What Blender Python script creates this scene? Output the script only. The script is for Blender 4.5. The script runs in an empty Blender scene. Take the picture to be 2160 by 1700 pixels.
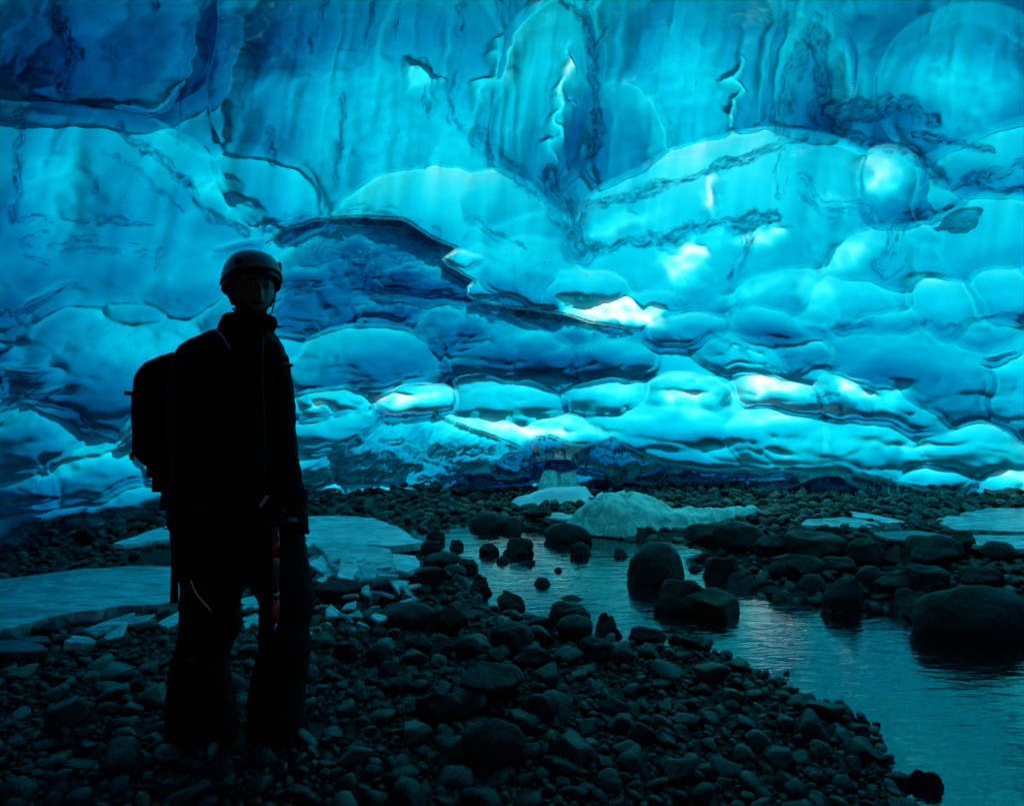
import bpy, bmesh, math, random
import numpy as np
from mathutils import Vector, Matrix, Euler
S = bpy.context.scene
COL = S.collection
R = math.radians
# ------------------------------------------------------------------ camera
CAM_H, FPX, CX, CY, HORIZON = 1.39, 1440.0, 1080.0, 850.0, 800.0
PITCH = math.atan((CY - HORIZON) / FPX)
cd = bpy.data.cameras.new("camera"); cam = bpy.data.objects.new("camera", cd); COL.objects.link(cam)
cd.sensor_width = 36.0; cd.lens = 24.0; cd.clip_start = 0.05; cd.clip_end = 400.0
cam.location = (0, 0, CAM_H); cam.rotation_euler = (math.pi / 2 - PITCH, 0, 0)
S.camera = cam
# ------------------------------------------------------------------ sky, sun, exposure
SUN_AZ, SUN_EL = R(14), R(50)            # the sun stands behind the far ice wall, a little to the right
w = bpy.data.worlds.new("World"); S.world = w; w.use_nodes = True
nt = w.node_tree
sky = nt.nodes.new("ShaderNodeTexSky"); sky.sky_type = 'NISHITA'; sky.sun_disc = False
sky.sun_elevation = SUN_EL; sky.sun_rotation = SUN_AZ
nt.links.new(sky.outputs[0], nt.nodes["Background"].inputs[0]); nt.nodes["Background"].inputs[1].default_value = 0.10
sl = bpy.data.lights.new("sun", 'SUN'); sl.energy = 4.5; sl.angle = R(0.5); sl.color = (1.0, 0.96, 0.9)
so = bpy.data.objects.new("sun", sl); COL.objects.link(so)
sdir = Vector((math.sin(SUN_AZ) * math.cos(SUN_EL), math.cos(SUN_AZ) * math.cos(SUN_EL), math.sin(SUN_EL)))
so.rotation_euler = sdir.to_track_quat('Z', 'Y').to_euler(); so.location = sdir * 40
S.view_settings.view_transform = 'Standard'; S.view_settings.look = 'None'
S.view_settings.exposure = -0.05; S.view_settings.gamma = 1.0
S.cycles.use_denoising = True
S.cycles.max_bounces = 10; S.cycles.diffuse_bounces = 3; S.cycles.glossy_bounces = 4
S.cycles.transmission_bounces = 8; S.cycles.transparent_max_bounces = 8; S.cycles.volume_bounces = 0
S.cycles.sample_clamp_indirect = 6.0; S.cycles.blur_glossy = 1.0
S.cycles.use_adaptive_sampling = True; S.cycles.adaptive_threshold = 0.02

# ------------------------------------------------------------------ layout helpers (photo pixel -> place in the world)
def ray(px, py):
    a, b = (px - CX) / FPX, -(py - CY) / FPX
    c, s = math.cos(PITCH), math.sin(PITCH)
    return Vector((a, c + b * s, -s + b * c))
def at(px, py, y):
    d = ray(px, py); return Vector((0, 0, CAM_H)) + d * (y / d.y)
def floor(px, py, z=0.0):
    d = ray(px, py); return Vector((0, 0, CAM_H)) + d * ((z - CAM_H) / d.z)
# ------------------------------------------------------------------ numpy noise
def _h(ix, iy, seed):
    n = (ix.astype(np.int64) * 374761393 + iy.astype(np.int64) * 668265263 + seed * 974634777) & 0xffffffff
    n = ((n ^ (n >> 13)) * 1274126177) & 0xffffffff
    n = ((n ^ (n >> 16)) * 2246822519) & 0xffffffff
    return ((n ^ (n >> 15)) & 0xffffff).astype(np.float32) / 0xffffff
def vn(x, y, seed=0):
    ix, iy = np.floor(x), np.floor(y); fx, fy = x - ix, y - iy
    fx = fx * fx * fx * (fx * (fx * 6 - 15) + 10); fy = fy * fy * fy * (fy * (fy * 6 - 15) + 10)
    a, b, c, d = _h(ix, iy, seed), _h(ix + 1, iy, seed), _h(ix, iy + 1, seed), _h(ix + 1, iy + 1, seed)
    return ((a + (b - a) * fx) * (1 - fy) + (c + (d - c) * fx) * fy) * 2 - 1
def fbm(x, y, seed=0, o=4, g=0.5):
    s, a = 0, 1.0
    for k in range(o):
        s = s + a * vn(x, y, seed + k * 17); x = x * 2.03 + 7.1; y = y * 2.03 + 3.7; a *= g
    return s
def sstep(a, b, x):
    t = np.clip((x - a) / (b - a), 0, 1); return t * t * (3 - 2 * t)
def polyd(U, V, pts, side=False):
    """distance to a polyline and the running parameter along it"""
    best = np.full(U.shape, 1e9, np.float32); par = np.zeros(U.shape, np.float32); n = len(pts) - 1; sg = np.ones(U.shape, np.float32)
    for k in range(n):
        (x0, y0), (x1, y1) = pts[k][:2], pts[k + 1][:2]
        dx, dy = x1 - x0, y1 - y0; L = dx * dx + dy * dy + 1e-6
        t = np.clip(((U - x0) * dx + (V - y0) * dy) / L, 0, 1)
        d = np.hypot(U - x0 - t * dx, V - y0 - t * dy)
        m = d < best; best[m] = d[m]; par[m] = (k + t[m]) / n
        if side: sg[m] = np.sign(((U - x0) * dy - (V - y0) * dx)[m])
    return (best, par, sg * best) if side else (best, par)
def np_mesh(name, co, faces, smooth=True):
    me = bpy.data.meshes.new(name); faces = np.asarray(faces, np.int32)
    me.vertices.add(len(co)); me.vertices.foreach_set("co", np.asarray(co, np.float32).ravel())
    k = faces.shape[1]; n = len(faces)
    me.loops.add(n * k); me.loops.foreach_set("vertex_index", faces.ravel())
    me.polygons.add(n); me.polygons.foreach_set("loop_start", np.arange(0, n * k, k, dtype=np.int32))
    me.polygons.foreach_set("use_smooth", np.full(n, smooth, bool))
    me.update(calc_edges=True); me.validate()
    return me
def link(name, me, mat=None, parent=None):
    o = bpy.data.objects.new(name, me); COL.objects.link(o)
    if mat is not None: me.materials.append(mat)
    if parent is not None: o.parent = parent
    return o
def tag(o, label=None, cat=None, group=None, kind=None):
    if label: o["label"] = label
    if cat: o["category"] = cat
    if group: o["group"] = group
    if kind: o["kind"] = kind
    return o
class NT:
    def __init__(s, name):
        s.m = bpy.data.materials.new(name); s.m.use_nodes = True; s.t = s.m.node_tree; s.t.nodes.clear()
        s.out = s.t.nodes.new("ShaderNodeOutputMaterial")
    def n(s, kind, ins=None, **kw):
        x = s.t.nodes.new("ShaderNode" + kind)
        for k, v in kw.items(): setattr(x, k, v)
        for k, v in (ins or {}).items():
            i = x.inputs[k]
            if hasattr(v, "is_output"): s.t.links.new(v, i)
            else: i.default_value = v
        return x
    def ramp(s, fac, stops):
        x = s.n("ValToRGB", {0: fac}); e = x.color_ramp.elements
        while len(e) > 1: e.remove(e[0])
        e[0].position, e[0].color = stops[0]
        for p, c in stops[1:]: e.new(p).color = c
        return x.outputs[0]
# ------------------------------------------------------------------ the ice of the cave: one body of clear ice with a scalloped inner face
def ice_material():
    N = NT("clear_blue_glacier_ice")
    geo = N.n("NewGeometry"); tc = N.n("TexCoord")
    outer = N.n("Attribute", attribute_name="outer").outputs["Fac"]
    dirt_shade = N.n("Attribute", attribute_name="sediment_shade").outputs["Fac"]
    # ripples of the melted inner face
    n1 = N.n("TexNoise", {"Vector": tc.outputs["Object"], "Scale": 3.5, "Detail": 2.0, "Roughness": 0.4, "Distortion": 0.8})
    n2 = N.n("TexNoise", {"Vector": tc.outputs["Object"], "Scale": 22.0, "Detail": 2.0, "Distortion": 1.0})
    rough = N.n("Math", {0: dirt_shade, 1: 0.03}, operation='MULTIPLY').outputs[0]
    rough = N.n("Math", {0: rough, 1: 0.002}, operation='ADD').outputs[0]
    yy = N.n("SeparateXYZ", {0: tc.outputs["Object"]}).outputs[1]
    calm = N.n("MapRange", {0: yy, 1: 3.2, 2: 6.2, 3: 0.004, 4: 0.022}).outputs[0]
    b1 = N.n("Bump", {"Strength": 0.22, "Distance": calm, "Height": n1.outputs[0]})
    b2 = N.n("Bump", {"Strength": 0.5, "Distance": rough, "Height": n2.outputs[0], "Normal": b1.outputs[0]})
    nor = b2.outputs[0]
    fr = N.n("Fresnel", {"IOR": 1.31, "Normal": nor})
    tint = N.ramp(dirt_shade, [(0.0, (1, 1, 1, 1)), (0.5, (0.3, 0.56, 0.66, 1)), (1.0, (0.05, 0.15, 0.21, 1))])
    refr = N.n("BsdfRefraction", {"Color": tint, "Roughness": 0.0, "IOR": 1.25, "Normal": nor})
    glo = N.n("BsdfGlossy", {"Color": (1, 1, 1, 1), "Roughness": 0.03, "Normal": nor})
    inner = N.n("MixShader", {0: fr.outputs[0], 1: refr.outputs[0], 2: glo.outputs[0]})
    # weathered, crumbly outer face: lit by sun and sky, lets light through
    n3 = N.n("TexNoise", {"Vector": tc.outputs["Object"], "Scale": 1.5, "Detail": 3.0, "Roughness": 0.45})
    b3 = N.n("Bump", {"Strength": 0.25, "Distance": 0.08, "Height": n3.outputs[0]})
    tr = N.n("BsdfTranslucent", {"Color": (0.95, 0.95, 0.95, 1), "Normal": b3.outputs[0]})
    mix = N.n("MixShader", {0: outer, 1: inner.outputs[0], 2: tr.outputs[0]})
    D = 64.0; k = K_ABS
    va = N.n("VolumeAbsorption", {"Color": (1 - k[0] / D, 1 - k[1] / D, 1 - k[2] / D, 1), "Density": D})
    N.t.links.new(mix.outputs[0], N.out.inputs["Surface"]); N.t.links.new(va.outputs[0], N.out.inputs["Volume"])
    return N.m
TS = 0.13          # metres of ice per unit of the thickness layout below
K_ABS = (6.6 / TS, 0.61 / TS, 0.37 / TS)

def cave_base(D):
    """distance from the camera to the smooth dome of the cave along unit directions D"""
    cx, cy = 0.6, 0.8
    ax = np.where(D[..., 0] < 0.0, 5.45, 9.0); ay = np.where(D[..., 1] > -0.2, 7.6, 5.0); az = 3.1
    ox, oy, oz = -cx, -cy, CAM_H
    a = (D[..., 0] / ax) ** 2 + (D[..., 1] / ay) ** 2 + (D[..., 2] / az) ** 2
    b = 2 * (ox * D[..., 0] / ax ** 2 + oy * D[..., 1] / ay ** 2 + oz * D[..., 2] / az ** 2)
    c = (ox / ax) ** 2 + (oy / ay) ** 2 + (oz / az) ** 2 - 1
    return (-b + np.sqrt(np.maximum(b * b - 4 * a * c, 0))) / (2 * a)

# melt hollows: centre x, y, half width, half height (photo pixels), depth in m, tilt of the deep side, turn in degrees
HOLLOWS = [
 (165, 60, 308, 215, .45, .12, 0), (90, 550, 505, 350, .46, .6, 6), (760, 150, 330, 350, .45, .2, 0), (1150, 190, 118, 230, .40, .3, 12),
 (1450, 90, 225, 240, .40, .3, 0), (2050, 190, 205, 185, .40, .5, -8), (860, 470, 185, 140, .42, .6, -12), (1040, 445, 118, 88, .36, .6, 10),
 (1540, 470, 360, 190, .52, .5, -12), (1880, 395, 92, 92, .55, .5, 0), (2140, 340, 240, 112, .45, .6, -14), (1865, 560, 128, 100, .5, .7, -8),
 (2090, 500, 150, 112, .5, .7, -6), (1650, 612, 130, 68, .5, .7, -8), (1815, 640, 145, 74, .5, .7, 4), (1985, 655, 108, 76, .5, .7, 6),
 (2130, 620, 95, 74, .5, .7, 0), (1620, 690, 108, 70, .5, .7, 0), (1915, 800, 240, 128, .6, .7, 10), (2145, 830, 95, 100, .6, .7, 0),
 (20, 600, 175, 150, .36, .7, 22), (230, 770, 290, 180, .5, .7, 8), (70, 940, 130, 100, .5, .7, 0), (200, 1010, 170, 95, .5, .7, -14),
 (330, 960, 120, 90, .5, .7, -14), (120, 1090, 150, 60, .5, .7, -10), (280, 1070, 130, 55, .5, .7, -12), (60, 1040, 120, 60, .5, .7, -8),
 (780, 770, 180, 88, .62, .7, -4), (1080, 760, 170, 84, .62, .7, 4), (960, 700, 140, 70, .55, .7, 0), (1280, 760, 120, 60, .6, .7, 0),
 (700, 855, 90, 44, .7, .6, 0), (860, 850, 110, 48, .7, .6, 0), (1070, 855, 128, 60, .72, .6, 0), (1270, 840, 110, 56, .72, .6, 0),
 (1440, 838, 100, 56, .72, .6, 0), (1630, 830, 120, 52, .72, .6, 8), (1790, 830, 110, 60, .75, .6, 22), (1900, 865, 120, 48, .75, .6, 20),
 (1390, 925, 230, 100, .7, .6, 0), (1640, 930, 190, 78, .7, .6, 4), (1850, 950, 170, 74, .72, .6, 10), (2040, 960, 160, 70, .72, .6, 8),
 (700, 920, 120, 60, .66, .6, -10), (820, 950, 170, 76, .66, .6, -16), (1000, 930, 160, 70, .66, .6, -6), (1180, 920, 110, 52, .66, .6, 0),
 (650, 1000, 100, 60, .62, .6, -10), (2130, 1030, 90, 56, .66, .6, 0), (1970, 1020, 110, 44, .66, .6, 4), (1560, 760, 120, 56, .6, .7, 8),
 (1450, 700, 100, 46, .55, .7, 0), (1120, 560, 150, 80, .48, .7, 10), (560, 400, 170, 120, .33, .5, 0), (1330, 250, 110, 170, .33, .4, 8),
 (1700, 150, 110, 150, .3, .4, 0), (1230, 600, 130, 60, .48, .7, 6), (420, 560, 150, 90, .30, .6, 10), (1740, 450, 90, 80, .45, .6, 0),
 (1990, 420, 80, 60, .45, .6, 0), (640, 620, 150, 90, .3, .6, 0),
]
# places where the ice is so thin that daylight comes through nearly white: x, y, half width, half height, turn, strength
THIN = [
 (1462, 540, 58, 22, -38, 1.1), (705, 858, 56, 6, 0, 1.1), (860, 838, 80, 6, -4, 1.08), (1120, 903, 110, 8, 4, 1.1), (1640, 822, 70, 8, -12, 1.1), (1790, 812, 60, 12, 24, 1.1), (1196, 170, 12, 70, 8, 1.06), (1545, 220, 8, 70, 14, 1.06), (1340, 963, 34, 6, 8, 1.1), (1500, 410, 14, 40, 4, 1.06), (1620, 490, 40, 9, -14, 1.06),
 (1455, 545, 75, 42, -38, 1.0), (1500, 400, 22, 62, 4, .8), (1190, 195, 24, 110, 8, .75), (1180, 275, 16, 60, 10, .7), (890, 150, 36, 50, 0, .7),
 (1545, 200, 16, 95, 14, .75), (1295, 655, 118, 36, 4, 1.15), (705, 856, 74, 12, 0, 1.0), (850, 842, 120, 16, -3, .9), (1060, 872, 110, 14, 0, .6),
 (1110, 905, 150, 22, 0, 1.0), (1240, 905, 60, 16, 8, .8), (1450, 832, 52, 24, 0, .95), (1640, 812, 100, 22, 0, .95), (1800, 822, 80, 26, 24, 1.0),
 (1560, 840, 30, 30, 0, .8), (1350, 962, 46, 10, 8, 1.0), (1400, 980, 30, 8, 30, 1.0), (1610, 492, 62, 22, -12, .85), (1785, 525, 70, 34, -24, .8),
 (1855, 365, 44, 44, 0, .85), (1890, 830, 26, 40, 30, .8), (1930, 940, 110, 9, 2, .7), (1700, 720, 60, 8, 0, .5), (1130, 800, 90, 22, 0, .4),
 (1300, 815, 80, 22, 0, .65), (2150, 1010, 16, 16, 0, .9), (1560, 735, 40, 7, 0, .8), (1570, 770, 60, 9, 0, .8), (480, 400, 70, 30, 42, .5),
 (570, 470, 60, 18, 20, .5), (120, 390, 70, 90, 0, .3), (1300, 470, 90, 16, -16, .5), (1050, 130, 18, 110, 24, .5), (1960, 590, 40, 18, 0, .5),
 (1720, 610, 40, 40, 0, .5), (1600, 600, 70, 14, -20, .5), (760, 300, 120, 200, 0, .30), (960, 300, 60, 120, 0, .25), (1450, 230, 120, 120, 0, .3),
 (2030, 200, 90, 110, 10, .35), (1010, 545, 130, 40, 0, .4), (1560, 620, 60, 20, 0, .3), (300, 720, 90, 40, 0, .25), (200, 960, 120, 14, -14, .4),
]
# thick or silty parts: x, y, half width, half height, turn, extra metres of ice
THICK = [
 (960, 760, 330, 60, 0, .8), (1240, 740, 200, 50, 0, .6), (1420, 925, 190, 60, 0, .5), (760, 950, 160, 50, -14, .6), (1640, 940, 170, 50, 0, .3), (1860, 180, 40, 60, 0, .4), 
 (0, 0, 330, 180, 0, 2.3), (560, 10, 190, 120, 0, 2.0), (250, 120, 160, 120, 0, .7), (2160, 20, 260, 100, 0, 2.0),
 (1720, 190, 90, 150, 0, 1.6), (1840, 235, 130, 44, 0, 1.5), (1240, 250, 40, 130, 4, 1.6), (1180, 430, 60, 90, -10, 1.4), (1340, 270, 30, 60, 0, 1.1),
 (800, 550, 200, 90, 4, .6), (1000, 680, 260, 60, 8, .35), (1250, 705, 160, 26, 4, .3), (720, 640, 160, 70, -8, .5), (900, 760, 180, 40, 0, .8),
 (1620, 700, 110, 50, 0, 1.0), (1800, 760, 220, 80, 10, .8), (1950, 750, 200, 110, 0, .6), (400, 640, 120, 70, 0, .4), (1180, 740, 240, 40, 0, .9), (1530, 690, 180, 40, 0, .8),
 (60, 1100, 200, 70, -10, .7), (250, 860, 160, 60, 0, .5), (1180, 975, 220, 40, -8, 1.0), (1500, 1000, 200, 26, 2, .9), (1800, 1030, 260, 40, 3, 1.1), (2080, 1055, 160, 30, 3, .8), (950, 1020, 160, 26, -14, .6),
 (2000, 340, 140, 40, 20, .8), (1480, 620, 60, 40, 0, .5), (1330, 20, 60, 60, 0, .8), (1560, 20, 200, 50, 0, .7), (1900, 60, 120, 60, 0, 1.0),
]
# bands of silt frozen into the ice: (half width, strength, broken-ness, points)
SILT = [
 (19, .8, .12, [(1225, 525), (1350, 510), (1480, 478), (1640, 455)]), (15, .8, .12, [(1240, 440), (1340, 415), (1500, 360), (1700, 288)]),
 (13, .75, .1, [(250, 268), (350, 345), (420, 430), (525, 500)]), (9, .6, .4, [(215, 325), (290, 360), (380, 440)]),
 (15, .8, .25, [(40, 235), (38, 330), (30, 460)]), (22, 1.0, .35, [(125, 20), (140, 90), (150, 130), (130, 190)]), (16, 1.0, .2, [(160, 110), (172, 118)]),
 (13, 1.0, .1, [(318, 8), (326, 16)]), (8, .7, .4, [(722, 200), (718, 300), (712, 390)]), (7, .5, .4, [(522, 145), (505, 265)]),
 (12, .75, .4, [(565, 275), (572, 350)]), (8, .8, .5, [(690, 0), (655, 110)]), (7, .7, 1., [(785, 10), (778, 80)]), (7, .7, 1., [(850, 10), (835, 85)]),
 (14, .8, 1., [(968, 10), (972, 60)]), (10, .6, 1., [(900, 140), (905, 250)]), (12, .6, 1., [(960, 150), (955, 250), (985, 280)]),
 (16, .9, .15, [(1190, 0), (1225, 45), (1250, 110), (1255, 200), (1268, 280), (1240, 330)]), (14, .8, .8, [(1250, 110), (1285, 60)]),
 (26, .75, .45, [(1690, 100), (1660, 190), (1640, 280)]), (30, .8, .2, [(1720, 40), (1740, 160), (1740, 250)]), (30, .85, .2, [(1760, 240), (1850, 225), (1920, 215), (1970, 250)]),
 (17, .9, .1, [(1750, 265), (1830, 300), (1920, 320), (2000, 385)]), (13, .85, .1, [(1930, 285), (2010, 295), (2080, 320)]), (24, .85, .5, [(2050, 385), (2100, 360), (2160, 340)]), (8, .9, .3, [(2020, 398), (2100, 396), (2160, 402)]),
 (26, .65, .5, [(1010, 290), (1090, 350), (1150, 420), (1200, 490)]), (40, .75, .25, [(1160, 370), (1200, 450), (1215, 520)]),
 (12, .6, 1., [(30, 462), (140, 458), (320, 470)]), (24, .5, 1., [(60, 500), (180, 510), (330, 530)]), (9, .6, .8, [(332, 520), (328, 600)]),
 (36, .6, .6, [(590, 490), (700, 470), (820, 470), (900, 500)]), (60, .5, .7, [(700, 540), (830, 530), (900, 530)]), (30, .45, .8, [(740, 600), (860, 590), (1000, 640)]), (22, .4, .8, [(800, 650), (1000, 660), (1200, 690), (1300, 695)]),
 (16, .6, .9, [(1640, 410), (1650, 330)]), (18, .6, 1., [(1640, 440), (1580, 490), (1540, 590)]), (26, .5, 1., [(1690, 380), (1740, 440), (1820, 450)]), (34, .6, 1., [(1900, 480), (1870, 560)]),
 (12, .5, 1., [(1960, 690), (2100, 690)]), (8, .7, .6, [(2060, 672), (2160, 660)]), (10, .5, 1., [(1760, 690), (1900, 680)]), (10, .6, 1., [(1650, 740), (1760, 780)]),
 (7, .7, .4, [(1710, 830), (1770, 835)]), (10, .5, 1., [(1480, 690), (1560, 740), (1640, 790)]), (7, .8, 1., [(940, 890), (1000, 875)]),
 (10, .5, .8, [(1660, 60), (1663, 64)]), (8, .6, 1., [(1410, 40), (1420, 100)]), (9, .5, 1., [(380, 130), (375, 300)]), (12, .5, 1., [(230, 40), (240, 120)]), (18, .5, .3, [(50, 120), (52, 140)]),
 (7, .6, 1., [(200, 350), (196, 410)]), (6, .6, .8, [(30, 940), (60, 930)]), (10, .5, 1., [(60, 540), (120, 570)]), (14, .5, 1., [(1000, 470), (1100, 520)]),
]
LENS = [(540, 540), (575, 500), (600, 484), (660, 465), (720, 459), (780, 458), (850, 463), (880, 480), (905, 497), (964, 524), (934, 546), (948, 560), (1001, 591), (986, 604), (984, 622), (1010, 636), (1080, 648), (1180, 661), (1250, 680), (1305, 690), (1400, 694), (1520, 720), (1520, 1300), (540, 1300)]
def poly_sd(U, V, P):
    d, _ = polyd(U, V, P + P[:1]); ins = np.zeros(U.shape, bool)
    for (x0, y0), (x1, y1) in zip(P, P[1:] + P[:1]):
        if y0 != y1: ins ^= ((y0 > V) != (y1 > V)) & (U < (x1 - x0) * (V - y0) / (y1 - y0) + x0)
    return np.where(ins, d, -d)
def smooth_lens(U):
    return np.interp(U, [560, 780, 900, 1050, 1300, 1500], [500, 470, 530, 630, 685, 700])
def ice_bottom(U):     # height on the photo where the ice ends above the gravel
    xs = [-600, 0, 120, 240, 360, 640, 700, 800, 900, 1000, 1100, 1250, 1400, 1550, 1650, 1800, 2000, 2160, 2700]
    ys = [1290, 1160, 1130, 1104, 1085, 1056, 1054, 1050, 1042, 1030, 1024, 1024, 1028, 1042, 1056, 1064, 1070, 1075, 1110]
    return np.interp(U, xs, ys)

def blur(X, r):
    r = max(1, int(r / (1 if not QUICK else 2)))
    for _ in range(3):
        for ax in (0, 1):
            p = np.concatenate([np.repeat(np.take(X, [0], ax), r + 1, ax), X, np.repeat(np.take(X, [-1], ax), r, ax)], ax).cumsum(ax, dtype=np.float64)
            n = X.shape[ax]; X = (np.take(p, range(2 * r + 1, 2 * r + 1 + n), ax) - np.take(p, range(0, n), ax)) / (2 * r + 1)
    return X
def build_ice():
    q = 1.0 if not QUICK else 2.0
    azf = np.arange(-42, 42.001, 0.088 * q); azc = np.linspace(42, 318, 80)[1:-1]
    az = np.radians(np.concatenate([azf, azc])); nf = len(azf)
    el = np.radians(np.concatenate([np.linspace(-75, -13.5, 16)[:-1], np.arange(-13.5, 34, 0.088 * q), np.linspace(34, 89, 20)[1:]]))
    A, E = np.meshgrid(az, el)
    D = np.stack([np.sin(A) * np.cos(E), np.cos(A) * np.cos(E), np.sin(E)], -1).astype(np.float64)
    c, s = math.cos(PITCH), math.sin(PITCH)
    zc = D[..., 1] * c - D[..., 2] * s; yc = D[..., 1] * s + D[..., 2] * c
    ok = zc > 0.45
    U = np.where(ok, CX + FPX * D[..., 0] / np.maximum(zc, .2), np.where(D[..., 0] > 0, 4000, -2000) + 300 * np.sin(A * 3)).astype(np.float32)
    V = np.where(ok, CY - FPX * yc / np.maximum(zc, .2), CY - FPX * np.clip(D[..., 2] * 1.2, -1, 1.5)).astype(np.float32)
    base = cave_base(D)
    # --- hollows melted into the ice (union, so that they meet in sharp ridges)
    rnd = random.Random(5); H = list(HOLLOWS)
    for k in range(230):
        x, y = rnd.uniform(-500, 2700), rnd.uniform(480, 1120)
        t = max(0, min(1, y / 1000)); r = rnd.choice((.45, .6, .8, 1.0, 1.25)) * (140 - 78 * t)
        H.append((x, y, r * rnd.uniform(1.1, 2.3), r * rnd.uniform(.4, .85), rnd.uniform(.12, .3) * (1 + t), .6, rnd.uniform(-16, 12) - (14 if x < 600 else 0)))
    wa = .3 + 1.0 * sstep(330, 560, V); wu = U + 14 * wa * fbm(U / 120, V / 90, 3, 3); wv = V + 10 * wa * fbm(U / 110, V / 80, 9, 3)
    disp = np.zeros_like(U) - 0.05; second = disp.copy(); tone = np.zeros_like(U)
    for (x, y, rx, ry, d, tilt, turn) in H:
        a = R(turn); m = (np.abs(wu - x) < max(rx, ry) * 1.1) & (np.abs(wv - y) < max(rx, ry) * 1.1)
        if not m.any(): continue
        dx, dy = wu[m] - x, wv[m] - y
        p, r_ = (dx * math.cos(a) + dy * math.sin(a)) / rx, (-dx * math.sin(a) + dy * math.cos(a)) / ry
        f = np.maximum(1 - p * p - r_ * r_, 0) ** (.85 if y < 430 else .5) * (1 - tilt * .55 * r_) * d
        f = (f - 0.05).astype(np.float32); old = disp[m]; win = f > old
        second[m] = np.where(win, old, np.maximum(second[m], f))
        disp[m] = np.maximum(old, f)
        tn = rnd.uniform(-.36, .36); tone[m] = np.where(win, tn + .72 * np.clip(r_, -1.1, 1.1), tone[m])
    ridge = np.exp(-((disp - second) / .022))
    Rin = base + disp
    Rin += 0.05 * fbm(U / 190, V / 120, 21, 3) + 0.004 * fbm(U / 40, V / 24, 5, 2)
    # nearer shelf in the middle; recess behind its edge
    lens = poly_sd(U + 2 * fbm(U / 40, V / 40, 8, 2), V + 1.5 * fbm(U / 40, V / 40, 18, 2), LENS); inx = sstep(540, 640, U) * (1 - sstep(1120, 1400, U))
    eS = smooth_lens(U)
    below = sstep(-1, 3, lens) * (1 - sstep(150, 420, V - eS)) * inx
    above = (1 - sstep(-3, 1, lens)) * sstep(-330, -20, V - eS) * inx * sstep(600, 900, U)
    shelf = -0.30 * below + 0.26 * above
    # low shelf at the foot of the wall
    xs = [600, 800, 900, 1000, 1090, 1120, 1160, 1200, 1240, 1290, 1330, 1400, 1500, 1650, 1800, 2000, 2160]
    ys = [1090, 1060, 1030, 990, 955, 925, 918, 935, 938, 922, 945, 975, 990, 995, 1000, 1040, 1060]
    eF = np.interp(U + 4 * fbm(U / 25, V / 25, 4, 2), xs, ys); inf = sstep(800, 900, U) * (1 - sstep(2000, 2160, U))
    foot = sstep(-1, 3, V - eF) * inf
    shelf = shelf - 0.2 * foot; Rin = Rin + 0.05 * foot * fbm(U / 16, V / 40, 31, 4)
    xs = [560, 640, 720, 800, 850, 920, 1000, 1060, 1110, 1200]; ys = [1000, 990, 950, 880, 868, 870, 905, 925, 950, 990]
    eG = np.interp(U + 4 * fbm(U / 30, V / 30, 14, 2), xs, ys); ing = sstep(620, 720, U) * (1 - sstep(1080, 1120, U))
    foot2 = sstep(-1, 4, V - eG) * ing
    shelf = shelf - 0.12 * foot2; Rin = Rin + 0.05 * foot2 * fbm((U + V) / 22, (V - U) / 40, 33, 4)
    # undercut below the rim of the ice
    eB = ice_bottom(U + 3 * fbm(U / 30, V * 0, 11, 3))
    under = sstep(0, 5, V - eB); shelf = shelf + 0.7 * under
    inlens = sstep(0, 14, lens) * (1 - sstep(60, 230, V - eS)) * inx
    # --- thickness of the ice
    T = 2.05 + 0.75 * sstep(1000, 0, U) - 0.12 * sstep(900, 1600, U) + 0.5 * sstep(160, -300, V) + .38 * fbm(U / 330, V / 260, 41, 2) + .30 * sstep(560, 250, V) + 1.0 * sstep(190, -140, V) + .5 * sstep(300, 0, U) - .22 * sstep(780, 860, V) * sstep(560, 760, U) * (1 - .6 * foot)
    T = T + .40 * fbm(U / 60 + V / 220 + .25 * fbm(U / 120, V / 220, 50, 2), V / 420, 43, 2) * sstep(760, 300, V)     # upright layers
    T = T + .36 * fbm(U / 160, V / 26 + .5 * fbm(U / 120, V / 90, 53, 3), 47, 2) * sstep(420, 760, V) * (.4 + .6 * sstep(420, 640, U))      # flat layers lower down
    T = T + .30 * fbm(U / 70 + .5 * fbm(U / 60, V / 30, 56, 2), V / 9 + .7 * fbm(U / 80, V / 60, 57, 3), 58, 3) * sstep(560, 760, V) * (.35 + .65 * sstep(420, 640, U)) + .16 * fbm(U / 15 + V / 130 + .35 * fbm(U / 90, V / 160, 66, 2), V / 260, 59, 3) * sstep(640, 400, V) * sstep(350, 800, U)
    T = T + inlens * (1.25 - .5 * sstep(120, 230, V - eS) + .5 * sstep(1000, 700, U) + .8 * fbm(U / 60 + .8 * fbm(U / 50, V / 30, 36, 2), V / 14 + U / 90, 37, 3)) + .6 * foot
    for k, (fx, fy, sh) in enumerate(((150, 42, .25), (90, 26, -.2), (60, 40, .1))):      # healed cracks: fine lines of clearer and of denser ice
        rg = 1 - np.abs(fbm(U / fx + .7 * fbm(U / 120, V / 90, 110 + k, 3), V / fy + U * sh / fy + .6 * fbm(U / 100, V / 70, 114 + k, 3), 118 + k, 2))
        T = T + (-.75, .6, -.5)[k] * sstep(.955, 1.0, rg) * sstep(420, 640, V) * sstep(-.1, .4, fbm(U / 130, V / 80, 122 + k, 2))
    T = T + 9.0 * sstep(-0.55, -0.9, np.where(np.abs(A - math.pi) < 4, np.cos(A), 0)) + 19.0 * sstep(R(29.8), R(44), E)
    T = T + np.where(A < math.pi, 4.0, 6.0) * sstep(R(41), R(60), np.minimum(A, 2 * math.pi - A))
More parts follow.
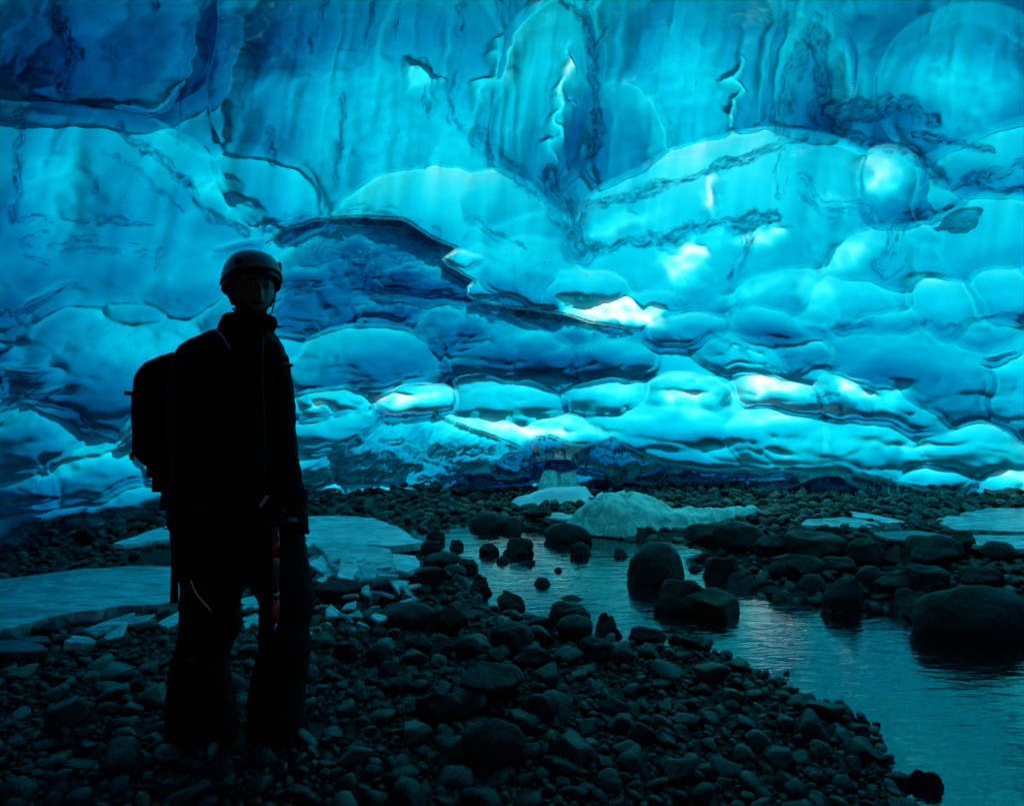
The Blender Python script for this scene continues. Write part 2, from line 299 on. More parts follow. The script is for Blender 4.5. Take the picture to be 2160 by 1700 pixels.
    for (x, y, rx, ry, turn, s_) in THICK:
        a = R(turn); dx, dy = wu - x, wv - y
        p, r_ = (dx * math.cos(a) + dy * math.sin(a)) / rx, (-dx * math.sin(a) + dy * math.cos(a)) / ry
        T = T + s_ * np.exp(-1.2 * (p * p + r_ * r_)) * (1 + .12 * fbm(U / 90, V / 50, 61, 2))
    gu = U + 20 * fbm(U / 46, V / 30, 71, 4); gv = V + 11 * fbm(U / 40, V / 22, 73, 4)
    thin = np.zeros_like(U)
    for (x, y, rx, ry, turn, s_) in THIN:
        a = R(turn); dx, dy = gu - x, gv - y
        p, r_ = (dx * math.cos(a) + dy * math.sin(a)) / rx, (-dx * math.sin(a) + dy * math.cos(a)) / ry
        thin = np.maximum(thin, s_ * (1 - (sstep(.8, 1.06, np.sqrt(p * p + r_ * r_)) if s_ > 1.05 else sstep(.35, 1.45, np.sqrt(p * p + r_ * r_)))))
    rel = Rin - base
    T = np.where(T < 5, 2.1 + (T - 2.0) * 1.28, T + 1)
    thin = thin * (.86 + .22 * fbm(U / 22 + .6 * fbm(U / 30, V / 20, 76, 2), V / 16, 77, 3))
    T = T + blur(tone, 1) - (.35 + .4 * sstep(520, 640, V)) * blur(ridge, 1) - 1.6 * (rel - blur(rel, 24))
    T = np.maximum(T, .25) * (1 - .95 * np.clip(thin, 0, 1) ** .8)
    Rin = Rin + shelf
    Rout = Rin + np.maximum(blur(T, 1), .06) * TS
    # --- silt, plus painted shade in the undercut
    dirt_shade = np.zeros_like(U); su = U + 7 * fbm(U / 40, V / 40, 81, 4); sv = V + 7 * fbm(U / 40, V / 40, 83, 4)
    for k, (wd, st, br, pts) in enumerate(SILT):
        d, par, ds = polyd(su, sv, pts, True)
        L_ = sum(math.hypot(p1[0] - p0[0], p1[1] - p0[1]) for p0, p1 in zip(pts, pts[1:])); run = par * L_
        w1 = 1 + .5 * fbm(run / 38 + k, np.sign(ds) * 3.3 + run / 300 + k, 87 + k, 3)
        f = 1 - sstep(.5, 1.0, d / (wd * np.maximum(w1, .15)))
        g = fbm(run / 36 + k, ds / 6 + 7 * k, 91 + k, 2)
        f = f * (1 - br + br * sstep(-.22, .22, g)) * (.75 + .6 * fbm(run / 12 + 3 * k, ds / 4, 95, 3))
        dirt_shade = np.maximum(dirt_shade, st * f)
    spk = fbm(U / 5.5, V / 7, 101, 2) * .6 + .5 * fbm(U / 90, V / 70, 103, 3)
    dirt_shade = np.maximum(dirt_shade, .4 * sstep(.95, 1.2, spk))
    dirt_shade = np.clip(np.maximum(dirt_shade, .9 * under), 0, 1)  # undercut darkened along with the silt: the shade of the gap painted in
    nr, nc = U.shape
    def pts_of(Rr, zmin):
        P = np.array([0, 0, CAM_H]) + D * Rr[..., None]
        lim = (zmin - CAM_H) / np.minimum(D[..., 2], -1e-6)
        Rc = np.where((D[..., 2] < 0) & (P[..., 2] < zmin), lim, Rr)
        return np.array([0, 0, CAM_H]) + D * Rc[..., None]
    Pin = pts_of(Rin, -0.5); Pout = pts_of(Rout, -0.8)
    st = 2; rows = np.unique(np.r_[0:nr:st, nr - 1]); cols = np.arange(0, nc, st)
    Po = Pout[np.ix_(rows, cols)]
    def quads(r, c, off, flip):
        i = np.arange(r - 1)[:, None]; j = np.arange(c)[None, :]; j2 = (j + 1) % c
        q4 = np.stack([i * c + j, i * c + j2, (i + 1) * c + j2, (i + 1) * c + j], -1).reshape(-1, 4) + off
        return q4[:, ::-1] if flip else q4
    co = np.concatenate([Pin.reshape(-1, 3), Po.reshape(-1, 3)])
    def mouth(r_ids, c_ids):     # low wide way in behind the camera: unseen, added to let in faint daylight
        a_, e_ = az[c_ids], el[r_ids]; i = np.arange(len(r_ids) - 1)[:, None]; j = np.arange(len(c_ids))[None, :]
        return ((a_[j] > R(156)) & (a_[j] < R(206)) & (e_[i] > R(-12)) & (e_[i] < R(9))).ravel()
    F = np.concatenate([quads(nr, nc, 0, False)[~mouth(np.arange(nr), np.arange(nc))], quads(len(rows), len(cols), nr * nc, True)[~mouth(rows, cols)]])
    me = np_mesh("ice_cave", co, F)
    for nm, ai in (("outer", 0.0), ("sediment_shade", dirt_shade.ravel())):
        v = np.zeros(len(co), np.float32)
        if nm == "outer": v[nr * nc:] = 1.0
        else: v[:nr * nc] = ai
        me.attributes.new(nm, 'FLOAT', 'POINT').data.foreach_set("value", v)
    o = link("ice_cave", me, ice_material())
    tag(o, "scalloped blue glacier ice forming the walls and roof of the cave", "ice cave", kind="structure")
    return o
QUICK = False
ice = build_ice()
# ------------------------------------------------------------------ ground, stream, stones
ZW = -0.03
POND = [(835,1112),(900,1120),(960,1103),(1000,1108),(1100,1118),(1180,1115),(1250,1128),(1330,1140),(1440,1142),(1480,1165),(1545,1178),(1570,1200),(1545,1235),(1600,1258),(1720,1270),(1760,1292),(1880,1292),(1910,1302),(2000,1332),(2160,1362),(2400,1400),(2700,1750),(2900,2600),(2100,2600),(1960,1800),(1895,1690),(1870,1600),(1840,1530),(1760,1490),(1690,1475),(1640,1440),(1560,1405),(1480,1362),(1400,1372),(1335,1365),(1250,1350),(1130,1325),(1085,1295),(1010,1285),(1000,1250),(940,1190),(920,1160),(880,1145)]
PW = np.array([[*floor(x, y, ZW)][:2] for x, y in POND])
def pond_sd(x, y):
    """signed distance to the bank, negative in the water"""
    n = len(PW); d = np.full(x.shape, 1e9); ins = np.zeros(x.shape, bool)
    for k in range(n):
        (x0, y0), (x1, y1) = PW[k], PW[(k + 1) % n]
        dx, dy = x1 - x0, y1 - y0; t = np.clip(((x - x0) * dx + (y - y0) * dy) / (dx * dx + dy * dy), 0, 1)
        d = np.minimum(d, np.hypot(x - x0 - t * dx, y - y0 - t * dy))
        c = ((y0 > y) != (y1 > y)) & (x < (x1 - x0) * (y - y0) / (y1 - y0 + 1e-12) + x0); ins ^= c
    return np.where(ins, -d, d)
def ground_h(x, y):
    x = np.asarray(x, float); y = np.asarray(y, float); sd = pond_sd(x, y) + .035 * fbm(x * 5, y * 5, 7, 3)
    h = np.where(sd < 0, -0.03 - .16 * sstep(0, .5, -sd), -0.03 + .045 * sstep(0, .12, sd) + .03 * sstep(.1, .8, sd))
    h = h + .012 * fbm(x * 3, y * 3, 11, 3) * sstep(0, .1, sd) + .006 * vn(x * 14, y * 14, 13)
    h = h + .03 * sstep(-2.4, -4.2, x) * sstep(4.6, 6.2, y) * sstep(9, 6.5, y)          # bank at the foot of the left wall
    h = h + .10 * sstep(1.4, 3.0, x) * sstep(4.9, 5.8, y) * sstep(8.5, 6.5, y)
    return h
def axis(a, b, s, far):
    return np.unique(np.r_[-far, np.linspace(-far, a, 12), np.arange(a, b, s), np.linspace(b, far, 12)])
gx, gy = axis(-6.5, 7.5, .045, 70.0), axis(.6, 10.0, .04, 70.0)
GX, GY = np.meshgrid(gx, gy); GZ = ground_h(GX, GY)
ii = np.arange(len(gy) - 1)[:, None] * len(gx); jj = np.arange(len(gx) - 1)[None, :]
GF = np.stack([ii + jj, ii + jj + 1, ii + jj + 1 + len(gx), ii + jj + len(gx)], -1).reshape(-1, 4)
def stone_mat(name, cols, rough=(.42, .7), bscale=9.0, bdist=.012, spec=.3):
    N = NT(name); tc = N.n("TexCoord"); oi = N.n("ObjectInfo")
    at_ = N.n("Attribute", attribute_name="shade").outputs["Fac"]
    rv = N.n("Math", {0: oi.outputs["Random"], 1: at_}, operation='ADD'); rv = N.n("Math", {0: rv.outputs[0]}, operation='FRACT').outputs[0]
    c = N.ramp(rv, [(k / max(1, len(cols) - 1), (*q, 1)) for k, q in enumerate(cols)])
    geo = N.n("NewGeometry"); n1 = N.n("TexNoise", {"Vector": geo.outputs["Position"], "Scale": bscale, "Detail": 6.0, "Roughness": 0.6})
    n2 = N.n("TexNoise", {"Vector": geo.outputs["Position"], "Scale": bscale * 7, "Detail": 4.0, "Roughness": 0.65})
    m = N.n("Mix", {0: 1.0, 6: c, 7: N.ramp(n1.outputs[0], [(.3, (.55, .55, .55, 1)), (.7, (1.3, 1.28, 1.22, 1))])}, data_type='RGBA', blend_type='MULTIPLY')
    b = N.n("Bump", {"Strength": .7, "Distance": bdist, "Height": n2.outputs[0]})
    ro = N.n("MapRange", {0: n1.outputs[0], 1: .3, 2: .7, 3: rough[0], 4: rough[1]})
    p = N.n("BsdfPrincipled", {"Base Color": m.outputs[2], "Roughness": ro.outputs[0], "Normal": b.outputs[0], "Specular IOR Level": spec})
    N.t.links.new(p.outputs[0], N.out.inputs[0]); return N.m
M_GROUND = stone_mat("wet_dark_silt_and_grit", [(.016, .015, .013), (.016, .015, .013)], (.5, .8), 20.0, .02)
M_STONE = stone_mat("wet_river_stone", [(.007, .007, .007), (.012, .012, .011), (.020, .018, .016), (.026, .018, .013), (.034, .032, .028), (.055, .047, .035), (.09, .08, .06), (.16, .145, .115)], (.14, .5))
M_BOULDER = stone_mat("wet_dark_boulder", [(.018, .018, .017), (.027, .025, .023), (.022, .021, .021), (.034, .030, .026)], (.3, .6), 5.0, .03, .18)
M_BROWN = stone_mat("wet_rusty_brown_rock", [(.10, .043, .018), (.08, .038, .018)])
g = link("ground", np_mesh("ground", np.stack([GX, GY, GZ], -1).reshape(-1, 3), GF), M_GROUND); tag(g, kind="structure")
# water of the shallow stream
wx, wy = np.linspace(-2.2, 9, 60), np.linspace(.3, 7.6, 40); WX, WY = np.meshgrid(wx, wy)
ii = np.arange(39)[:, None] * 60; jj = np.arange(59)[None, :]
WF = np.stack([ii + jj, ii + jj + 1, ii + jj + 61, ii + jj + 60], -1).reshape(-1, 4)
N = NT("clear_meltwater"); tc = N.n("TexCoord")
mp = N.n("Mapping", {"Vector": tc.outputs["Object"], "Scale": (.8, 2.8, 1.0), "Rotation": (0, 0, R(-12))})
n1 = N.n("TexNoise", {"Vector": mp.outputs[0], "Scale": 5.0, "Detail": 3.0, "Distortion": .8}); n2 = N.n("TexNoise", {"Vector": mp.outputs[0], "Scale": 17.0, "Detail": 3.0, "Distortion": .5})
b1 = N.n("Bump", {"Strength": .28, "Distance": .022, "Height": n1.outputs[0]}); b2 = N.n("Bump", {"Strength": .2, "Distance": .005, "Height": n2.outputs[0], "Normal": b1.outputs[0]})
p = N.n("BsdfPrincipled", {"Base Color": (.004, .006, .008, 1), "Roughness": .02, "IOR": 1.7, "Specular IOR Level": 0.9, "Normal": b2.outputs[0]})
N.t.links.new(p.outputs[0], N.out.inputs[0])
wo = link("water", np_mesh("water", np.stack([WX, WY, np.full_like(WX, ZW)], -1).reshape(-1, 3), WF), N.m); tag(wo, kind="structure")

# ---- rock shapes
from mathutils import noise as mnoise
def rock_mesh(name, seed, sub=4, cuts=9, rough=.12, flat=1.0, hard=.9, dmin=.55):
    rnd = random.Random(seed); bm = bmesh.new(); bmesh.ops.create_icosphere(bm, subdivisions=sub, radius=1)
    off = Vector((rnd.uniform(0, 99), rnd.uniform(0, 99), rnd.uniform(0, 99)))
    pl = []
    for k in range(cuts):
        n = Vector((rnd.gauss(0, 1), rnd.gauss(0, 1), rnd.gauss(0, .8))).normalized(); pl.append((n, rnd.uniform(dmin, .86)))
    for v in bm.verts:
        p = v.co.copy()
        p *= 1 + .28 * mnoise.noise(p * .9 + off)
        for n, d in pl:
            t = p.dot(n) - d
            if t > 0: p -= n * t * hard
        p *= 1 + rough * mnoise.fractal(p * 2.2 + off, .9, 2.1, 4) * .6
        v.co = p
    co = np.array([v.co[:] for v in bm.verts]); lo, hi = co.min(0), co.max(0)
    for v in bm.verts:
        for k in range(3): v.co[k] = (v.co[k] - (lo[k] + hi[k]) / 2) / (hi[k] - lo[k])
        v.co.z += .5
    me = bpy.data.meshes.new(name); bm.to_mesh(me); bm.free()
    me.polygons.foreach_set("use_smooth", np.ones(len(me.polygons), bool)); me.update(); return me
R_ROUND = [rock_mesh("boulder_round", 10 + k, 4, 4, .10, hard=.45) for k in range(4)]
R_ANG = [rock_mesh("boulder_angular", 30 + k, 4, 14, .26, hard=.98, dmin=.42) for k in range(6)]
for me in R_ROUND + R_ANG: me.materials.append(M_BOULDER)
# x centre, y of the foot, width, height (photo pixels), shape r / a, label
BOULDERS = [
 (1397,1236,120,84,'r',0,"big rounded boulder standing alone in the middle of the stream"),
 (1448,1298,120,68,'a',1,"dark sloping boulder in the stream, behind the rusty brown rock"),
 (1514,1308,118,52,'a',2,"rusty brown angular rock in the stream, leaning on a dark boulder"),
 (1790,1292,84,64,'a',3,"squarish block of dark stone standing in the water at the bank"),
 (2090,1362,232,116,'r',1,"huge smooth humped boulder at the right end of the pool"),
 (1526,1222,72,42,'a',4,"lumpy dark boulder in shallow water, just behind the rounded boulder"),
 (1574,1250,84,30,'a',5,"long low dark rock at the water's edge, right of the rounded boulder"),
 (1200,1146,100,40,'r',2,"broad dark boulder at the upstream bank, in front of the green ice mound"),
 (1226,1174,44,28,'a',0,"small dark rock in the water touching the broad upstream boulder"),
 (1095,1172,66,34,'a',1,"dark rock in the rippled upper stream, left of the broad upstream boulder"),
 (1032,1172,42,24,'a',2,"small pointed rock in the rippled upper stream, the leftmost one there"),
 (1144,1237,40,16,'r',3,"small flat stone barely rising from the open water"),
 (1078,1290,58,40,'a',3,"small pyramid shaped rock in the stream near the gravel bank"),
 (1042,1291,24,12,'r',0,"tiny stone in the shallows, beside the pyramid shaped rock"),
 (1206,1322,96,42,'a',4,"flat topped dark rock at the near edge of the stream"),
 (1214,1354,78,50,'r',1,"smooth bluish egg shaped stone in front of the flat topped rock"),
 (1281,1345,64,46,'a',5,"dark boulder at the near stream edge, right of the egg shaped stone"),
 (1140,1346,64,42,'a',0,"dark rock at the near stream edge, left of the egg shaped stone"),
 (1370,1370,80,42,'a',1,"hump of dark rock on the tip of the gravel spit"),
 (1425,1368,30,28,'r',2,"small upright stone on the gravel spit, right of the dark hump"),
 (1466,1374,56,30,'a',2,"low pointed rock where the gravel spit meets the open pool"),
 (1025,1120,76,36,'r',3,"dark flat boulder at the head of the stream, left of its twin"),
 (1078,1122,58,28,'r',0,"smaller dark boulder at the head of the stream"),
 (1134,1098,64,28,'a',3,"dark boulder in front of the white snow patch"),
 (917,1146,40,28,'r',1,"black stone in the side channel near the pale ice sheet"),
 (907,1182,48,40,'a',4,"pale grey upright stone on the left bank of the upper stream"),
 (932,1202,74,32,'r',2,"long low stone on the left bank, below the upright pale one"),
 (956,1222,54,26,'r',3,"oval stone at the left bank, below the long low stone"),
 (1012,1252,58,36,'a',5,"blocky stone at the left edge of the rippled water"),
 (900,1246,80,48,'a',0,"large dark rock inland of the left bank, beside the ice shards"),
 (1495,1150,80,38,'a',1,"dark rock at the far bank, right of the green ice mound"),
 (1345,1138,80,24,'a',2,"long flat rock at the foot of the green ice mound"),
 (1570,1166,104,54,'a',0,"rounded dark boulder on the far bank, behind the lumpy one"),
 (1640,1184,84,52,'a',3,"pointed dark boulder on the far bank, left of the roof shaped slab"),
 (1742,1190,136,54,'a',4,"broad roof shaped slab among the dark rocks of the right bank"),
 (1764,1152,84,36,'a',5,"dark boulder behind the roof shaped slab"),
 (1840,1200,78,54,'a',0,"blocky boulder right of the roof shaped slab"),
 (1988,1206,122,64,'a',1,"large pale topped boulder on the right bank, below the ice sheets"),
 (2030,1168,78,44,'a',1,"sharp cornered dark rock behind the pale topped boulder"),
 (1690,1226,104,48,'a',2,"long dark rock in front of the roof shaped slab"),
 (1652,1226,46,38,'r',2,"small greenish domed stone at the left end of the right bank"),
 (1722,1262,66,42,'r',3,"dark stone at the waterline, left of the squarish block"),
 (1845,1246,54,44,'r',0,"rounded stone directly right of the squarish block"),
 (1900,1262,84,42,'a',3,"brownish dark rock between the squarish block and the huge humped boulder"),
 (1975,1262,92,58,'a',4,"black boulder behind the huge humped boulder"),
 (2084,1246,88,42,'a',1,"smooth stone peeping over the huge humped boulder"),
 (1946,1302,108,44,'a',5,"jagged low rock at the waterline, left of the huge humped boulder"),
 (1868,1280,62,24,'a',0,"flat wet rock at the waterline, right of the squarish block"),
 (1780,1214,74,32,'a',1,"slab of dark stone above the squarish block"),
 (2120,1190,70,40,'r',3,"rounded stone at the right picture edge, under the ice sheet"),
 (854,1332,118,50,'r',2,"long rounded greenish boulder at the front of the shard heap"),
 (946,1340,86,52,'a',2,"ridge topped dark rock beside the long greenish boulder"),
 (710,1275,90,50,'a',3,"brownish boulder half buried among the ice shards"),
 (724,1400,54,42,'a',4,"speckled pale stone on the gravel, nearest to the person's knee"),
 (798,1408,60,44,'r',0,"egg shaped tan stone on the open gravel, right of the speckled one"),
 (880,1384,56,38,'r',1,"rounded stone on the gravel below the long greenish boulder, left of a pair"),
 (928,1388,54,38,'a',5,"angular stone on the gravel below the ridge topped rock, right of a pair"),
 (984,1392,62,44,'r',3,"mottled stone on the gravel, right of the pair of stones"),
 (1080,1382,96,58,'a',0,"large dark rock leaning on the gravel bank, below the near stream edge"),
 (1128,1418,78,46,'a',1,"triangular stone in front of the large leaning rock"),
 (838,1467,58,32,'r',2,"domed stone alone on bare grit near the person's shin"),
 (922,1532,100,62,'a',2,"broad mossy brown rock on the dark gravel in front of the person"),
 (1036,1496,146,82,'a',3,"large black angular block on the gravel, in the middle foreground"),
 (1136,1524,72,54,'r',0,"tilted oval stone right of the large black block"),
 (1265,1404,80,50,'a',4,"pale cracked rock on the gravel spit, left of the dark hump"),
 (1040,1622,134,88,'r',1,"big dim rounded stone low in the foreground gravel"),
 (1310,1410,60,40,'r',2,"greyish stone behind the gravel spit's crest, under the dark hump"),
 (1970,1672,96,40,'a',5,"black stone in the dark near corner of the pool"),
 (1062,1188,30,14,'a',0,"tiny dark stone between the two leftmost rocks of the rippled upper stream"),
 (962,1158,34,18,'a',1,"small wet stone by the left edge of the side channel"),
 (1112,1152,28,14,'r',2,"small wet stone upstream of the broad upstream boulder"),
 (1112,1192,34,12,'a',3,"flat shoal stone just breaking the water, middle of the upper stream"),
 (1178,1206,22,8,'r',0,"speck of stone in open water, nearest to the flat stone"),
 (1086,1140,30,16,'a',4,"small stone at the stream head, below the twin boulders"),
 (1310,1176,40,16,'a',5,"low stone in the water behind the big rounded boulder"),
 (1470,1204,30,12,'r',1,"small low stone between the rounded and the lumpy boulder"),
 (1210,1268,54,8,'a',2,"long thin shoal stone in the middle of the open water"),
 (1660,1424,22,10,'a',3,"small stone off the gravel spit in the near pool"),
 (988,1208,46,26,'a',4,"broken dark stone wet at the left waterline"),
 (36,1306,40,26,'a',0,"angular dark block lying on the large left ice sheet"),
 (172,1150,44,36,'r',3,"dark upright stone on the left bank against the blue wall"),
 (300,1106,54,24,'a',1,"flat dark rock at the foot of the left ice wall"),
]
boulders = []
for k, (px, py, wpx, hpx, sh, i, lab) in enumerate(BOULDERS):
    p = floor(px, py, 0.0); wet = pond_sd(np.array([p.x]), np.array([p.y]))[0] < .05
    for _ in range(3):
        zz = ZW if wet else float(ground_h(np.array([p.x]), np.array([p.y]))[0]); p = floor(px, py, zz)
    sc = p.y / FPX; wm, hm = wpx * sc, hpx * sc
    o = bpy.data.objects.new("boulder", (R_ROUND[i % 4] if sh == 'r' else R_ANG[i % 6])); COL.objects.link(o)
    if px > 1450 and py < 1310: wm *= 1.05; hm *= 1.1
    dep = wm * random.Random(k).uniform(.62, .8); sink = .22 * hm + (.10 if wet else 0)
    o.location = (p.x, p.y + dep * .42, zz - sink); o.scale = (wm * 1.06, dep, hm * 1.0 + sink)
    o.rotation_euler = (0, 0, random.Random(k).uniform(-.25, .25) + (math.pi if k % 2 else 0))
    if lab.startswith("rusty"):
        o.data = o.data.copy(); o.data.materials.clear(); o.data.materials.append(M_BROWN)
    tag(o, lab, "boulder"); boulders.append((o, p, wm))

# ---- cobbles (single stones) and the small pebbles between them
def sample_stones():
    rnd = random.Random(77); cell = .12; grid = {}; out = []
    def clash(x, y, r):
        cx, cy = int(x // cell), int(y // cell)
        for a in range(cx - 1, cx + 2):
            for b in range(cy - 1, cy + 2):
                for (u, v, q) in grid.get((a, b), ()):
                    if (u - x) ** 2 + (v - y) ** 2 < (.74 * (q + r)) ** 2: return True
        return False
    def put(x, y, r): grid.setdefault((int(x // cell), int(y // cell)), []).append((x, y, r))
    pts = []
    for lo, hi, n in ((.055, .085, 180), (.03, .06, -6000), (.036, .055, 740), (.022, .05, -7400), (.02, .036, 6200), (.011, .02, 37000)):
        for _ in range(abs(n)):
            px, py = rnd.uniform(-300, 2560), (1030 + (rnd.random() ** .8) * 720 if n > 0 else rnd.uniform(1026, 1135) if n == -6000 else rnd.uniform(1115, 1340))
            if lo < .015 and py < 1300: continue
            p = floor(px, py); pts.append((p.x, p.y, rnd.uniform(lo, hi) * (1.0 if p.y < 5 else 1.15)))
    arr = np.array(pts); sd = pond_sd(arr[:, 0], arr[:, 1])
    for fx, fy in ((440, 1585), (470, 1590), (600, 1580), (640, 1572)): q = floor(fx, fy); sd[np.hypot(arr[:, 0] - q.x, arr[:, 1] - q.y) < .10] = -9
    for b, q, wm in boulders: sd[np.hypot(arr[:, 0] - b.location.x, arr[:, 1] - b.location.y) < wm * .36] = -9
    for (x, y, r), s in zip(pts, sd):
        if s < -.02 or y > 9.6: continue
        if clash(x, y, r): continue
        put(x, y, r); out.append((x, y, r))
    return out
stones = sample_stones()
sx, sy, sr = (np.array([s[k] for s in stones]) for k in range(3)); sz = ground_h(sx, sy)
size_px = sr / sy; order = np.argsort(-size_px)
LANDMARKS = [(b, q, l) for (b, q, w_), l in zip(boulders, [t[6] for t in BOULDERS])]
C_MESH = [rock_mesh("stone_shape", 60 + k, 3, 7 + k, .2, hard=.8 + .025 * k, dmin=.38) for k in range(9)]
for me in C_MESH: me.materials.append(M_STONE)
# ------------------------------------------------------------------ ice sheets, shards, snow on the gravel
def icebit_mat(name, col, frost, rough=.12, stretch=(1.4, 6.0, 1.0)):
    N = NT(name); geo = N.n("NewGeometry")
    mp = N.n("Mapping", {"Vector": geo.outputs["Position"], "Scale": stretch, "Rotation": (0, 0, R(8))})
    n1 = N.n("TexNoise", {"Vector": mp.outputs[0], "Scale": 3.0, "Detail": 6.0, "Roughness": .62, "Distortion": 1.2})
    n2 = N.n("TexNoise", {"Vector": mp.outputs[0], "Scale": 26.0, "Detail": 3.0, "Distortion": .6})
    c = N.ramp(n1.outputs[0], [(.36, (*col, 1)), (.62, (*frost, 1))])
    ro = N.n("MapRange", {0: n1.outputs[0], 1: .36, 2: .62, 3: rough, 4: rough + .25})
    b0 = N.n("Bump", {"Strength": .5, "Distance": .03, "Height": n1.outputs[0]})
    b = N.n("Bump", {"Strength": .45, "Distance": .006, "Height": n2.outputs[0], "Normal": b0.outputs[0]})
    p = N.n("BsdfPrincipled", {"Base Color": c, "Roughness": ro.outputs[0], "IOR": 1.31, "Specular IOR Level": .8, "Normal": b.outputs[0]})
    N.t.links.new(p.outputs[0], N.out.inputs[0]); return N.m
M_SHEET = icebit_mat("frozen_sheet_ice", (.10, .19, .21), (.58, .74, .76), .06)
M_PALE = icebit_mat("pale_sheet_ice", (.34, .48, .51), (.88, .94, .95), .06)
M_GREEN = icebit_mat("green_tinged_ice", (.10, .30, .27), (.48, .76, .68), .10, (2.2, 2.6, 2.2))
M_DIM = icebit_mat("dirty_clear_ice", (.02, .035, .04), (.07, .12, .13), .06)
N = NT("granular_snow"); geo = N.n("NewGeometry"); n2 = N.n("TexNoise", {"Vector": geo.outputs["Position"], "Scale": 45.0, "Detail": 5.0})
p = N.n("BsdfPrincipled", {"Base Color": (.9, .9, .9, 1), "Roughness": .8, "Normal": N.n("Bump", {"Strength": .5, "Distance": .015, "Height": n2.outputs[0]}).outputs[0]})
N.t.links.new(p.outputs[0], N.out.inputs[0]); M_SNOW = N.m
N = NT("clear_lump_ice"); geo = N.n("NewGeometry"); n2 = N.n("TexNoise", {"Vector": geo.outputs["Position"], "Scale": 9.0, "Detail": 4.0})
p = N.n("BsdfPrincipled", {"Base Color": (.55, .86, .95, 1), "Roughness": .18, "IOR": 1.2, "Transmission Weight": .95, "Normal": N.n("Bump", {"Strength": .5, "Distance": .03, "Height": n2.outputs[0]}).outputs[0]})
N.t.links.new(p.outputs[0], N.out.inputs[0]); M_CLEAR = N.m
ICE_POLYS = []
def plate(name, poly, z, thick, mat, label, cat, group=None, tilt=(0, 0), seed=1):
    """a broken plate of ice: outline on the ground, real thickness, uneven top"""
    pts = [floor(x, y, z) for x, y in poly]; c = sum(pts, Vector()) / len(pts)
    rnd = random.Random(seed); ring = []
    for a, b in zip(pts, pts[1:] + pts[:1]):
        n = max(1, int((b - a).length / .10))
        for k in range(n):
            q = a.lerp(b, k / n)
            if 0 < k: q = q + Vector((rnd.uniform(-1, 1), rnd.uniform(-1, 1), 0)) * min(.03, .12 * (b - a).length)
            ring.append(q - c)
    bm = bmesh.new(); vs = [bm.verts.new((q.x, q.y, 0)) for q in ring]; f = bm.faces.new(vs)
    if f.normal.z < 0: f.normal_flip()
    bmesh.ops.triangulate(bm, faces=bm.faces[:])
    size = max((q.length for q in ring))
    if size > .25: bmesh.ops.subdivide_edges(bm, edges=bm.edges[:], cuts=3 if size > .8 else 1, use_grid_fill=True)
    for v in bm.verts: v.co.z += .02 * size * mnoise.noise(v.co * 2.5 + Vector((seed, 0, 0)))
    r = bmesh.ops.extrude_face_region(bm, geom=bm.faces[:])
    for v in [e for e in r['geom'] if isinstance(e, bmesh.types.BMVert)]: v.co.z += thick
    bmesh.ops.recalc_face_normals(bm, faces=bm.faces[:])
    me = bpy.data.meshes.new(name); bm.to_mesh(me); bm.free(); o = link(name, me, mat)
    o.location = (c.x, c.y, z - thick); o.rotation_euler = (tilt[0], tilt[1], 0)
    mod = o.modifiers.new("edge", 'BEVEL'); mod.width = min(.012, thick * .3); mod.segments = 2; mod.limit_method = 'ANGLE'; mod.angle_limit = R(45)
    tag(o, label, cat, group); ICE_POLYS.append([(q.x, q.y) for q in pts]); return o
plate("ice_sheet", [(-260,1235),(-100,1222),(60,1212),(180,1196),(300,1192),(378,1196),(400,1230),(392,1262),(330,1270),(250,1280),(200,1290),(90,1305),(0,1326),(-120,1350),(-300,1390)], .10, .07, M_SHEET, "large flat grey blue ice sheet left of the person", "ice sheet", seed=3)
plate("ice_sheet", [(600,1092),(700,1088),(790,1090),(818,1104),(850,1118),(872,1130),(896,1142),(850,1150),(720,1152),(600,1152)], .12, .06, M_PALE, "pale smooth ice sheet beside the person's gloved hand", "ice sheet", seed=5)
plate("ice_sheet", [(655,1158),(740,1154),(822,1162),(838,1188),(806,1214),(760,1206),(700,1190)], .12, .05, M_SHEET, "dark tilted ice slab between the pale sheet and the shard heap", "ice slab", tilt=(.10, .05), seed=6)
plate("ice_sheet", [(238,1144),(300,1124),(352,1108),(372,1116),(372,1136),(330,1138),(260,1148)], .24, .04, M_PALE, "narrow pale ice strip on the stony left bank", "ice strip", seed=7)
plate("ice_sheet", [(-40,1352),(40,1346),(92,1358),(102,1370),(40,1374),(-40,1374)], .10, .05, M_DIM, "dim lens shaped ice plate at the left picture edge", "ice plate", seed=8)
plate("ice_sheet", [(22,1340),(100,1340),(108,1352),(60,1354)], .08, .03, M_DIM, "thin dim ice plate behind the lens shaped one", "ice plate", seed=9)
plate("ice_sheet", [(216,1340),(238,1322),(272,1316),(262,1336),(246,1344)], .07, .02, M_PALE, "clear four sided ice pane on the stones left of the person", "ice pane", tilt=(.2, -.1), seed=10)
plate("ice_sheet", [(168,1328),(230,1306),(286,1290),(262,1312),(200,1334)], .09, .03, M_SHEET, "long pointed ice splinter behind the four sided pane", "ice splinter", seed=11)
plate("ice_sheet", [(240,1312),(290,1298),(330,1294),(310,1308),(270,1316)], .08, .02, M_SHEET, "thin pointed ice splinter near the person's left knee", "ice splinter", seed=12)
plate("ice_sheet", [(128,1360),(150,1338),(186,1336),(206,1350),(170,1358)], .09, .05, M_SHEET, "dull wedge of ice leaning on a dark stone", "ice wedge", tilt=(-.2, .1), seed=13)
plate("ice_sheet", [(330,1312),(372,1290),(420,1284),(410,1304),(350,1322)], .07, .03, M_PALE, "broken pale ice pieces against the person's shin", "ice piece", seed=14)
